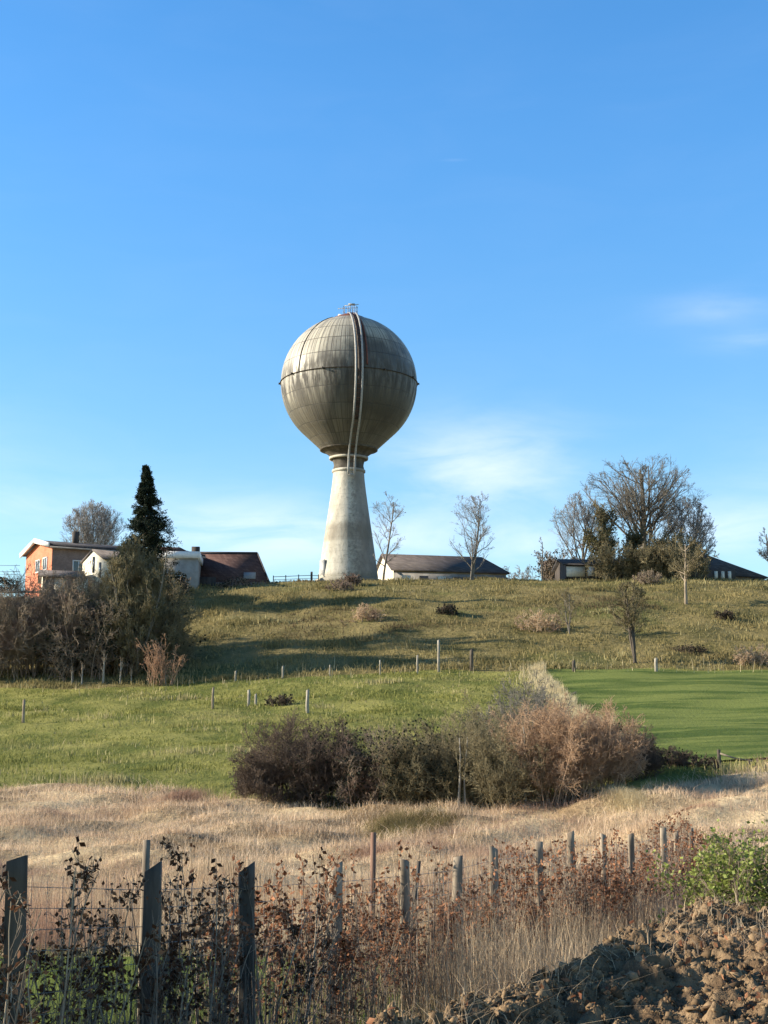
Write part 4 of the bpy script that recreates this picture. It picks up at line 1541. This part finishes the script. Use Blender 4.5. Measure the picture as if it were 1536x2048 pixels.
field('meadow_grass', 'grass', 'rough green meadow grass on the gentle slope below the bank', 'grass', 120000, (-.34, .34), (44, 100), (.05, .20), .020, 201, clump=500, spread=0.9,
      mask=lambda x, y: not_crop(x, y) * (.35 + .65 * (cl(x * .5, y) > -.05)) * (1 - zones(x, y)[0]) * (1 - zones(x, y)[2]))
field('pale_tufts', 'tuft', 'pale dead tufts scattered through the meadow', 'grass', 42000, (-.34, .34), (43, 100), (.12, .42), .020, 202, clump=220, spread=0.6,
      mask=lambda x, y: not_crop(x, y) * np.clip((cl(x * .8 + 3, y * .9) - .18) * 3, 0, 1) * (.5 + .5 * (y < 62)))
field('crop_grass', 'crop', 'short bright green blades of the sown field', 'grass', 50000, (.08, .34), (47.6, 98.4), (.04, .09), .020, 203,
      mask=lambda x, y: (x > crop_edge(y)).astype(float))
field('bank_grass', 'rough_grass', 'coarse olive grass on the steep bank', 'grass', 120000, (-.34, .34), (98, 152), (.12, .42), .022, 204, .35, clump=420, spread=0.9,
      mask=lambda x, y: zones(x, y)[2] * (.35 + .65 * (cl(x * .6, y * .7) > 0)))
field('bank_pale_grass', 'tuft', 'bleached grass clumps scattered over the steep bank', 'grass', 30000, (-.34, .34), (99, 150), (.15, .5), .020, 205, .35, clump=160, spread=0.7,
      mask=lambda x, y: zones(x, y)[2] * np.clip((cl(x * .35 + 1, y * .45) - .22) * 2.2, 0, 1))
field('boundary_stalks', 'pale_grass', 'pale upright stalks along the foot of the bank', 'grass', 900, (-.24, .34), (96.5, 102.5), (.12, 1.1), .010, 206, .12,
      mask=lambda x, y: np.clip(cl(x * .9, y * 3) * 2.2, .08, 1))
field('straw', 'straw', 'bleached straw coloured grass of the middle field', 'grass', 150000, (-.34, .36), (25, 47), (.10, .33), .0085, 207, .55, clump=420, spread=0.6,
      mask=lambda x, y: zones(x, y)[0] * (.35 + .65 * (cl(x * .5, y * 1.1) > -.2)), bend=.6)
field('weed_stalks', 'stalk', 'brown dry weed stalks standing behind the wire fence', 'weeds', 52000, (-.34, .36), (19.6, 29), (.35, .85), .0075, 208, .12, clump=160, spread=0.5,
      mask=lambda x, y: .25 + .75 * (cl(x * 1.3, y) > -.15), hmod=lambda x, y: np.where(y > 26, .6, 1.0))
field('weed_thicket', 'stalk', 'dense dry stalks crowding the right half of the fence', 'weeds', 42000, (.0, .36), (12.5, 21.5), (.25, 1.15), .009, 209, .16,
      mask=lambda x, y: np.clip((x - .2) / .6, 0, 1) * (.35 + .65 * (cl(x * 2, y * 2) > -.2)))
field('lawn_grass', 'lawn', 'green grass between the stems of the young hedge', 'grass', 42000, (-.34, .16), (9, 20.2), (.05, .16), .009, 210, .35,
      mask=lambda x, y: np.clip((1.6 - x) / 1.0, 0, 1))
field('hedge_whips', 'stem', 'bare upright whips and dead weed stems crowding the line of the young hedge', 'stems', 40000, (-.36, .34), (8.3, 22), (.6, 1.65), .006, 212, .06,
      mask=lambda x, y: (np.abs(x - (-2.22 + (y - 9) * .45)) < .95).astype(float) * (.3 + .7 * (cl(x * 3, y * 3) > -.1)))
field('verge_stalks', 'stalk', 'short dead stalks around the feet of the fence posts', 'weeds', 9000, (-.3, .3), (8.5, 21), (.25, .75), .008, 211, .12,
      mask=lambda x, y: (np.abs(x - (-2.22 + (y - 9) * .45)) < .7).astype(float))

# weed stalk lying over the straw: green-brown mounds
for k, (px, py, wp, hp, lab) in enumerate(((800, 1668, 170, 36, 'mossy green brown mound of weeds in the straw, left of the fence gap'), (870, 1640, 90, 26, 'smaller green tuft behind the mossy mound of weeds'),
                                            (1240, 1600, 90, 30, 'pale bent grass tussock at the right foot of the pink bush'))):
    rng = np.random.default_rng(300 + k)
    Y = Yat(px, py)
    b_ = G(px, Y)
    w_ = wp * mpp(py, Y)
    h_ = hp * mpp(py, Y)
    n = 3800
    x = rng.normal(0, w_ / 4.2, n)
    y = rng.normal(0, .7, n)
    t_ = thing('weed_mound', lab, 'weeds', b_)
    mb = MB()
    zz = H(x + b_.x, y + b_.y) - b_.z
    blades(mb, rng, x, y, zz, h_ * rng.uniform(.3, 1.0, n) * np.exp(-(x / (w_ / 2)) ** 2), .010, .8, .8)
    mb.build('blades', M['rough_grass' if k < 2 else 'pale_grass'], t_)

# ------------------------------------------------------------------ brambles and dark bushes on the bank
BR = [
    (895, 1228, 36, 22, 'small blackish bush alone in the middle of the bank', 'twig_purple', 400),
    (730, 1240, 70, 32, 'pale arching bramble patch on the bank below the tower', 'straw', 0),
    (1085, 1262, 90, 44, 'pale arching bramble patch right of centre on the bank', 'straw', 0),
    (1505, 1330, 70, 44, 'bleached bramble heap at the right edge of the bank', 'straw', 0),
    (680, 1180, 60, 22, 'low brown bramble right at the foot of the water tower', 'twig_brown', 0),
    (1452, 1238, 36, 20, 'low dark bramble high on the right of the bank', 'twig_purple', 150),
    (1380, 1306, 80, 18, 'wide low dark bramble patch near the right edge of the bank', 'twig_purple', 200),
    (560, 1412, 50, 26, 'small dark bramble at the top left of the middle thicket', 'twig_purple', 100),
    (700, 1170, 40, 26, 'dark shrub against the shaded base of the shaft', 'twig_brown', 300),
    (1222, 1478, 24, 26, 'small dark bush at the corner of the green field', 'twig_purple', 300),
    (345, 1190, 60, 40, 'dark rounded bush beside the end of the left thicket', 'twig_brown', 900),
    (1300, 1168, 60, 30, 'brown bramble at the top of the bank under the sheds', 'twig_brown', 0),
    (470, 1172, 90, 16, 'strip of low dark growth along the foot of the red barn', 'twig_brown', 500),
]
for k, (px, py, wp, hp, lab, mt, lf) in enumerate(BR):
    Y = min(Yat(px, py), 146)
    sb('bramble', lab, px, py, py - hp, wp, 320 + k, Y=Y, stems=34, twmat=mt, rmin=.012 * Y / 110, dens=(5, 4, 3), spread=1.0, up=-.08 if mt == 'straw' else .0,
       leaf=lf, leafsize=.14, leafmat='dark_leaf', cat='bramble')


# ------------------------------------------------------------------ posts standing in the fields
def post(px, yt, yb, wp, lab, mat='post', seed=0, name='field_post', lean=0.0, group=None):
    Y = Yat(px, yb)
    b_ = G(px, Y)
    k = mpp(yb, Y)
    h_ = (yb - yt) * k
    rng = np.random.default_rng(seed + int(px))
    r_ = max(wp * k / 2, .03)
    mb = MB()
    n_ = 7
    pts = [(lean * h_ * f + rng.normal(0, .008), rng.normal(0, .008), -.3 * (f == 0) + h_ * f) for f in (0, .35, .7, 1)]
    mb.tube(pts, [r_ * 1.08, r_, r_ * .96, r_ * .9], n_)
    v = mb.v[0]
    v[-n_:, 2] += v[-n_:, 0] * .5
    o = mb.build(name, M[mat])
    o.location = b_
    return tag(o, lab, 'post', group)


for a_ in [
    (877, 1280, 1344, 5, 'tall pale post at the foot of the bank, left of centre', 'pale_bark'),
    (943, 1299, 1342, 8, 'dark post at the foot of the bank, right of the tall pale one', 'dark_post'),
    (1147, 1321, 1345, 7, 'dark stub of a post at the top edge of the green field', 'dark_post'),
    (1311, 1316, 1345, 7, 'pale post at the top edge of the green field by the fruit tree', 'pale_bark'),
    (616, 1380, 1426, 7, 'pale post standing above the left end of the middle thicket', 'pale_bark'),
    (499, 1380, 1412, 6, 'pale post in the meadow, left of a shorter twin', 'pale_bark'),
    (513, 1388, 1412, 5, 'shorter pale post of the pair in the meadow', 'pale_bark'),
    (428, 1375, 1418, 5, 'slim grey post in the meadow right of the left thicket', 'post'),
    (52, 1400, 1446, 6, 'faint grey post in the meadow near the left edge', 'post'),
    (835, 1310, 1348, 4, 'thin pale stake left of the tall pale post', 'pale_bark'),
    (472, 1342, 1362, 4, 'short pale stake on the shadow line of the meadow, further left', 'pale_bark'),
    (566, 1332, 1356, 4, 'short pale stake on the shadow line of the meadow, further right', 'pale_bark'),
    (660, 1330, 1352, 3, 'short pale stake on the shadow line below the tower', 'pale_bark'),
    (760, 1320, 1350, 3, 'thin stake at the foot of the bank below the thin tree', 'pale_bark'),
]:
    post(*a_)
# post and rail at the lower corner of the green field
Yr = 46.0
b_ = G(1430, Yr)
gr_ = thing('post_and_rail', 'dark post with a broken rail at the lower edge of the green field', 'fence', b_)
k = mpp(1520, Yr)
z0_ = P(1430, 1499, Yr).z - b_.z
mb = MB()
mb.tube([(0, 0, -.3), (.01, 0, z0_ * .5), (0, 0, z0_)], [.06, .058, .055], 7)
mb.build('post', M['dark_post'], gr_)
mb = MB()
x2 = PXY(1490, Yr) - b_.x
mb.tube([(x2, .1, -.3), (x2 + .02, .1, P(1490, 1520, Yr).z - b_.z)], [.045, .04], 7)
mb.build('post', M['dark_post'], gr_)
mb = MB()
mb.tube([(.03, -.05, z0_ - .12), (x2 * .5, 0, z0_ - .26), (x2 + .1, .05, P(1490, 1522, Yr).z - b_.z)], .028, 6)
mb.build('rail', M['post'], gr_)

# ------------------------------------------------------------------ wire fence on wooden posts, running away to the right
FX0, FY0, FDX, FDY = -2.22, 9.0, .587, 1.305
post_px = [(45, 1718, 44), (305, 1734, 37), (500, 1734, 34), (668, 1730, 31), (812, 1720, 24), (907, 1713, 25), (990, 1694, 22), (1078, 1684, 20), (1148, 1664, 18),
           (1208, 1668, 15), (1262, 1668, 15), (1328, 1656, 16), (1352, 1664, 13), (1385, 1656, 12)]
fence_o = thing('wire_fence', 'wire mesh fence on weathered wooden posts running from the lower left away to the right', 'fence', (FX0, FY0, float(H(FX0, FY0))))
fo = Vector(fence_o.location)


def fpt(tt):
    return FX0 + FDX * tt, FY0 + FDY * tt


tops = []
for i, (px, yt, wp) in enumerate(post_px):
    X_, Y_ = fpt(i)
    X_ = P(px, yt, Y_).x
    zg = float(H(X_, Y_))
    zt_ = P(px, yt, Y_).z
    wd_ = wp * mpp(yt, Y_) * (.95 if i < 4 else .8)
    rng = np.random.default_rng(400 + i)
    mb = MB()
    n_ = 12
    rows_ = np.linspace(0, 1, 16)
    vs = []
    tw = rng.uniform(-.3, .3)
    lx_, ly_ = rng.normal(0, .02), rng.normal(0, .02)
    ph = rng.uniform(0, 6)
    sl_i = (.5, 1.0, 1.1, .8, -.5, .3, -.9, .1, .7, -.6, .4, 0, .8, -.3)[i]
    for f in rows_:
        zz = (zg - .3) * (1 - f) + zt_ * f
        for k in range(n_):
            a = 2 * math.pi * k / n_ + tw
            c_, s_ = math.cos(a), math.sin(a)
            e = (abs(c_) ** 5 + abs(s_) ** 5) ** (-1 / 5.0)
            rr_ = wd_ / 2 * e * (1 + .05 * math.sin(3 * a + ph) + .03 * math.sin(f * 11 + k * 1.3 + ph)) * (1.04 - .08 * f)
            slant = (c_ * .35 * wd_ * sl_i + .03 * rng.normal() * wd_) if f == 1 else 0
            vs.append((X_ - fo.x + lx_ * f + rr_ * c_, Y_ - fo.y + ly_ * f + rr_ * s_ * .8, zz - fo.z + slant))
    nr = len(rows_)
    fs = [(r * n_ + k, r * n_ + (k + 1) % n_, (r + 1) * n_ + (k + 1) % n_, (r + 1) * n_ + k) for r in range(nr - 1) for k in range(n_)]
    mb.add(vs, fs)
    mb.f.append(np.array([list(range((nr - 1) * n_, nr * n_))], dtype=np.int64))
    mb.build('post', M['dark_post' if i < 3 else 'post'], fence_o)  # first three posts get a darker colour in place of deep shade
    tops.append(Vector((X_ - fo.x, Y_ - fo.y, zt_ - fo.z)))
mb = MB()
hs_f = np.linspace(.08, .93, 11)
for f in hs_f:
    pts = []
    for i, tp in enumerate(tops):
        zg = float(H(tp.x + fo.x, tp.y + fo.y)) - fo.z
        pts.append((tp.x - .05, tp.y + .06, zg * (1 - f) + (tp.z - .06) * f))
    mb.tube(pts, .0022, 4)
for i in range(len(tops) - 1):
    a0, a1 = tops[i], tops[i + 1]
    for j in range(9):
        f = j / 9
        q0 = a0.lerp(a1, f)
        zg = float(H(q0.x + fo.x, q0.y + fo.y)) - fo.z
        mb.tube([(q0.x - .05, q0.y + .06, zg + .05), (q0.x - .05, q0.y + .06, q0.z - .09)], .0016, 3)
mb.build('wire_mesh', M['wire'], fence_o)

# taller thin stakes behind the fence
for px, yt, Y, wp, lab, mt in ((291, 1680, 12.0, 15, 'tall thin lit stake just behind the second fence post', 'post'), (745, 1665, 16.0, 11, 'tall reddish stake rising above the fence left of centre', 'red_wood'),
                               (822, 1722, 15.0, 8, 'thin leaning stake beside the centre fence post', 'dark_post')):
    X_ = P(px, yt, Y).x
    zg = float(H(X_, Y))
    k = mpp(yt, Y)
    mb = MB()
    h_ = P(px, yt, Y).z - zg
    mb.tube([(0, 0, -.2), (0, 0, h_ * .5), (.01 if wp > 10 else .08, 0, h_)], wp * k / 2, 8)
    o_ = mb.build('stake', M[mt])
    o_.location = (X_, Y, zg)
    tag(o_, lab, 'stake')


# ------------------------------------------------------------------ young hedge along the fence
def sapling(seed, height, nleaf, leafsize=.047, mat='beech'):
    rng = np.random.default_rng(seed)
    root = thing('beech_sapling', 'x', 'sapling', (0, 0, 0))
    ns = int(rng.integers(2, 4))
    p = np.concatenate([rng.normal(0, .006, (ns, 2)), np.full((ns, 1), -.08)], 1)
    d = np.concatenate([rng.normal(0, .10, (ns, 2)), np.ones((ns, 1))], 1)
    d /= np.linalg.norm(d, axis=1, keepdims=True)
    g = grow(rng, p, d, height * rng.uniform(.75, 1.05, ns), np.full(ns, .0085), [
        (9, .06, .04, 11, .12, .98, .65, .26, .5), (5, .14, .08, 4, .25, 1, .6, .5, .7), (3, .15, .05, 0, 0, 1, .5, .5, .7)])
    mb = MB()
    mb.tubes(g[0][0], np.maximum(g[0][1], .003), 5)
    for pts, rad in g[1:]:
        mb.tubes(pts, np.maximum(rad, .0016), 3)
    mb.build('stem', M['stem'], root)
    src = np.concatenate([g[1][0][:, 1:].reshape(-1, 3), g[2][0].reshape(-1, 3)])
    w_ = np.clip(src[:, 2] / height, .05, 1) ** .6
    ip = src[rng.choice(len(src), nleaf, p=w_ / w_.sum())]
    im = MB()
    leaves(im, rng, ip, leafsize, .35, aspect=.62)
    im.build('leaves', M[mat], root)
    return root


protos = [sapling(500 + k, h_, nl) for k, (h_, nl) in enumerate(((1.55, 250), (1.25, 230), (1.4, 150), (1.1, 260), (1.6, 80), (1.3, 340)))]
protos += [sapling(600 + k, h_, nl, .042, 'shaded_beech') for k, (h_, nl) in enumerate(((1.5, 210), (1.3, 190), (1.1, 240), (1.6, 80)))]
rng = np.random.default_rng(55)
first = [True] * len(protos)
tt = -.35
cnt = 0
while tt < 13.6:
    for side in (-1, 1):
        if side == 1 and rng.uniform() < .08:
            continue
        X_, Y_ = fpt(tt + rng.uniform(-.1, .1))
        X_ += side * .26 + rng.normal(0, .08)
        Y_ += -side * .16 + rng.normal(0, .08)
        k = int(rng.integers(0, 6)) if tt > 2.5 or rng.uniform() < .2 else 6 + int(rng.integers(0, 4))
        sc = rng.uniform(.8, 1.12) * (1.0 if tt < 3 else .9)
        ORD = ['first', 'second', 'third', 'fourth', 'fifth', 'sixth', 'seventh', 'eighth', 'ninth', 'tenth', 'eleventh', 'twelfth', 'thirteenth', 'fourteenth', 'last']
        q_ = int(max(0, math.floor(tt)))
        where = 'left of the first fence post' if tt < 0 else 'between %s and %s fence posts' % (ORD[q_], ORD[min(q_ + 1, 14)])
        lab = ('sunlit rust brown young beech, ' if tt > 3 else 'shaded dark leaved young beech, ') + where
        gp = 'young beech plants ' + where
        loc = (X_, Y_, float(H(X_, Y_)))
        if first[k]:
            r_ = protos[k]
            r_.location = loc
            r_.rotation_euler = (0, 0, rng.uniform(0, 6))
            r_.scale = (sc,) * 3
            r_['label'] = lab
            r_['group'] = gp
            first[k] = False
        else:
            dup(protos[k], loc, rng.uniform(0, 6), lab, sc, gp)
        cnt += 1
    tt += .13
print('saplings', cnt)

# ------------------------------------------------------------------ heap of turned soil, lower right
_hp = np.array([560, 650, 760, 900, 1050, 1150, 1250, 1330, 1385, 1440, 1536, 1700, 2100.])
_hy = np.array([2150, 2042, 2026, 2004, 1945, 1900, 1852, 1812, 1778, 1782, 1790, 1790, 1900.])
_hY = np.array([6.0, 6.2, 6.5, 7.6, 8.8, 9.8, 10.8, 11.8, 12.3, 12.3, 12.3, 12.3, 12.3])
_hz = np.array([P(a_, b_, c_).z for a_, b_, c_ in zip(_hp, _hy, _hY)])


def fbm(x, y, seed, s0=1.0, oct_=5):
    rng = np.random.default_rng(seed)
    o = np.zeros_like(x)
    amp = 1.0
    for k in range(oct_):
        for j in range(4):
            a = rng.uniform(0, 2 * np.pi)
            ph = rng.uniform(0, 6.28)
            fr = s0 * 2 ** k * rng.uniform(.7, 1.4)
            o += amp * np.sin(fr * (x * np.cos(a) + y * np.sin(a)) + ph + 1.5 * np.sin(fr * .6 * (x * np.sin(a) - y * np.cos(a)) + ph))
        amp *= .55
    return o / 6


def heap_z(X, Y):
    px = 768 + X / np.maximum(Y, .5) * 2915
    yr = np.interp(px, _hp, _hY)
    zr = np.interp(px, _hp, _hz)
    g = H(X, Y)
    dY = Y - yr
    front = zr + np.minimum(dY, 0) * .10
    back = zr - np.maximum(dY, 0) * .62
    z = np.where(dY < 0, front, back)
    ed = sstep(px, 560, 720) * (1 - sstep(X, 4.6, 6.5)) * sstep(Y, 4.0, 5.0)
    z = g - .25 + (z - g + .25) * ed
    return z


hx = np.arange(-1.0, 5.6, .02)
hy = np.arange(4.6, 14.4, .024)
HYY, HXX = np.meshgrid(hy, hx, indexing='ij')
HZ = heap_z(HXX, HYY)
am = np.clip((HZ - H(HXX, HYY) + .25) / .4, 0, 1)
nz_ = fbm(HXX, HYY, 1, 2.2, 5)
rid = 1 - np.abs(fbm(HXX, HYY, 2, 5.0, 4)) * 1.6
HZ = HZ + am * (nz_ * .10 + rid * .09 - .08 + np.abs(fbm(HXX, HYY, 3, 11.0, 4)) * .11 + np.abs(fbm(HXX, HYY, 4, 30.0, 2)) * .045 - .05)
ho = Vector((2.4, 9.0, float(H(2.4, 9.0))))
hm = MB()
ny, nx = HYY.shape
ii, jj = np.meshgrid(np.arange(ny - 1), np.arange(nx - 1), indexing='ij')
q = np.stack([ii * nx + jj, ii * nx + jj + 1, (ii + 1) * nx + jj + 1, (ii + 1) * nx + jj], -1).reshape(-1, 4)
hm.add(np.stack([HXX - ho.x, HYY - ho.y, HZ - ho.z], -1).reshape(-1, 3), q)
heap = hm.build('soil_heap', M['soil'])
heap.location = ho
tag(heap, 'rough heap of freshly dug brown soil in the lower right corner', 'soil heap')


def hzs(x, y):
    i = np.clip(((y - hy[0]) / .024).astype(int), 0, len(hy) - 1)
    j = np.clip(((x - hx[0]) / .02).astype(int), 0, len(hx) - 1)
    return HZ[i, j], am[i, j]


# clods: irregular lumps strewn over the heap
rng = np.random.default_rng(77)
import bmesh
bm = bmesh.new()
bmesh.ops.create_icosphere(bm, subdivisions=1, radius=1)
iv = np.array([v.co[:] for v in bm.verts])
iff = np.array([[v.index for v in f.verts] for f in bm.faces])
bm.free()
n = 120000
y = rng.uniform(4.6, 13.5, n)
x = -.8 + rng.uniform(0, 1, n) * (y * .30 + 1.3)
z, a_ = hzs(x, y)
k = a_ > .55
x, y, z = x[k], y[k], z[k]
n = len(x)
sz = .004 + .009 * rng.uniform(0, 1, n) ** 2 + .034 * rng.uniform(0, 1, n) ** 40
sc3 = sz[:, None] * rng.uniform(.35, 1.5, (n, 3))
mb = MB()
V = iv[None] * (1 + .38 * rng.normal(0, 1, (n, len(iv), 1)))
V = V * sc3[:, None]
ang = rng.uniform(0, 6.28, n)
c_, s_ = np.cos(ang)[:, None], np.sin(ang)[:, None]
VX = V[:, :, 0] * c_ - V[:, :, 2] * s_
VZ = V[:, :, 0] * s_ + V[:, :, 2] * c_
V = np.stack([VX, V[:, :, 1], VZ], -1) + np.stack([x, y, z - sz * .1], -1)[:, None]
b_ = (np.arange(n) * len(iv))[:, None, None]
mb.add(V.reshape(-1, 3), (iff[None] + b_).reshape(-1, 3))
tag(mb.build('soil_clods', M['clod']), 'loose clods and stones strewn over the soil heap', 'clods', kind='stuff')
# dead stems poking out of the heap
n = 7000
y = rng.uniform(5.5, 13, n)
x = -.2 + rng.uniform(0, 1, n) * (y * .30 + .6)
z, a_ = hzs(x, y)
k = (a_ > .5) & (cl(x * 2, y * 2) > -.1)
x, y, z = x[k], y[k], z[k]
mb = MB()
blades(mb, rng, x, y, z, rng.uniform(.03, .20, len(x)), .005, 1.1, .6)
tag(mb.build('dead_stems', M['stalk']), 'short dead stems sticking out of the soil heap', 'weeds', kind='stuff')

n = 1300
y = rng.uniform(5.5, 13.2, n)
x = -.2 + rng.uniform(0, 1, n) * (y * .30 + .4)
z, a_ = hzs(x, y)
k = (a_ > .3) & (cl(x * 1.7 + 2, y * 1.9) > -.25)
mb = MB()
leaves(mb, rng, np.stack([x, y, z + .02], -1)[k], .05, 0, aspect=.6)
tag(mb.build('leaf_litter', M['beech']), 'dead brown leaves blown over the soil heap', 'leaves', kind='stuff')

# bright evergreen bush behind the heap
b_ = P(1530, 1660, 17.5)
b_.z = float(H(b_.x, 17.5))
hgt = P(1500, 1668, 17.5).z - b_.z
shrub('evergreen_bush', 'bright yellow green evergreen bush behind the soil heap at the right edge', b_, 1.6, 1.4, hgt * 1.02, 91, stems=70, dens=(9, 4, 3), twmat='stem', rmin=.003,
      leaf=22000, leafmat='laurel', leafsize=.045, cat='bush')

# ------------------------------------------------------------------ unseen shed added out of frame on the left to shade the near hedge
sx_, sy_ = -8.2, 8.6
gz = float(H(sx_, 8))
gs = thing('added_shade_shed', 'unseen dark timber shed added left of the fence to shade the near hedge', 'shed', (sx_, sy_, gz))
T = frame((sx_, sy_, gz), 0)
gable_house(gs, T, 3.0, 3.0, .66 - gz, 1.15 - gz, M['dark_wood'], M['roof_dark'], over=.12)
boxpart('door', gs, T, .9, 1.9, -.06, -.01, .05, 2.0, 'post')
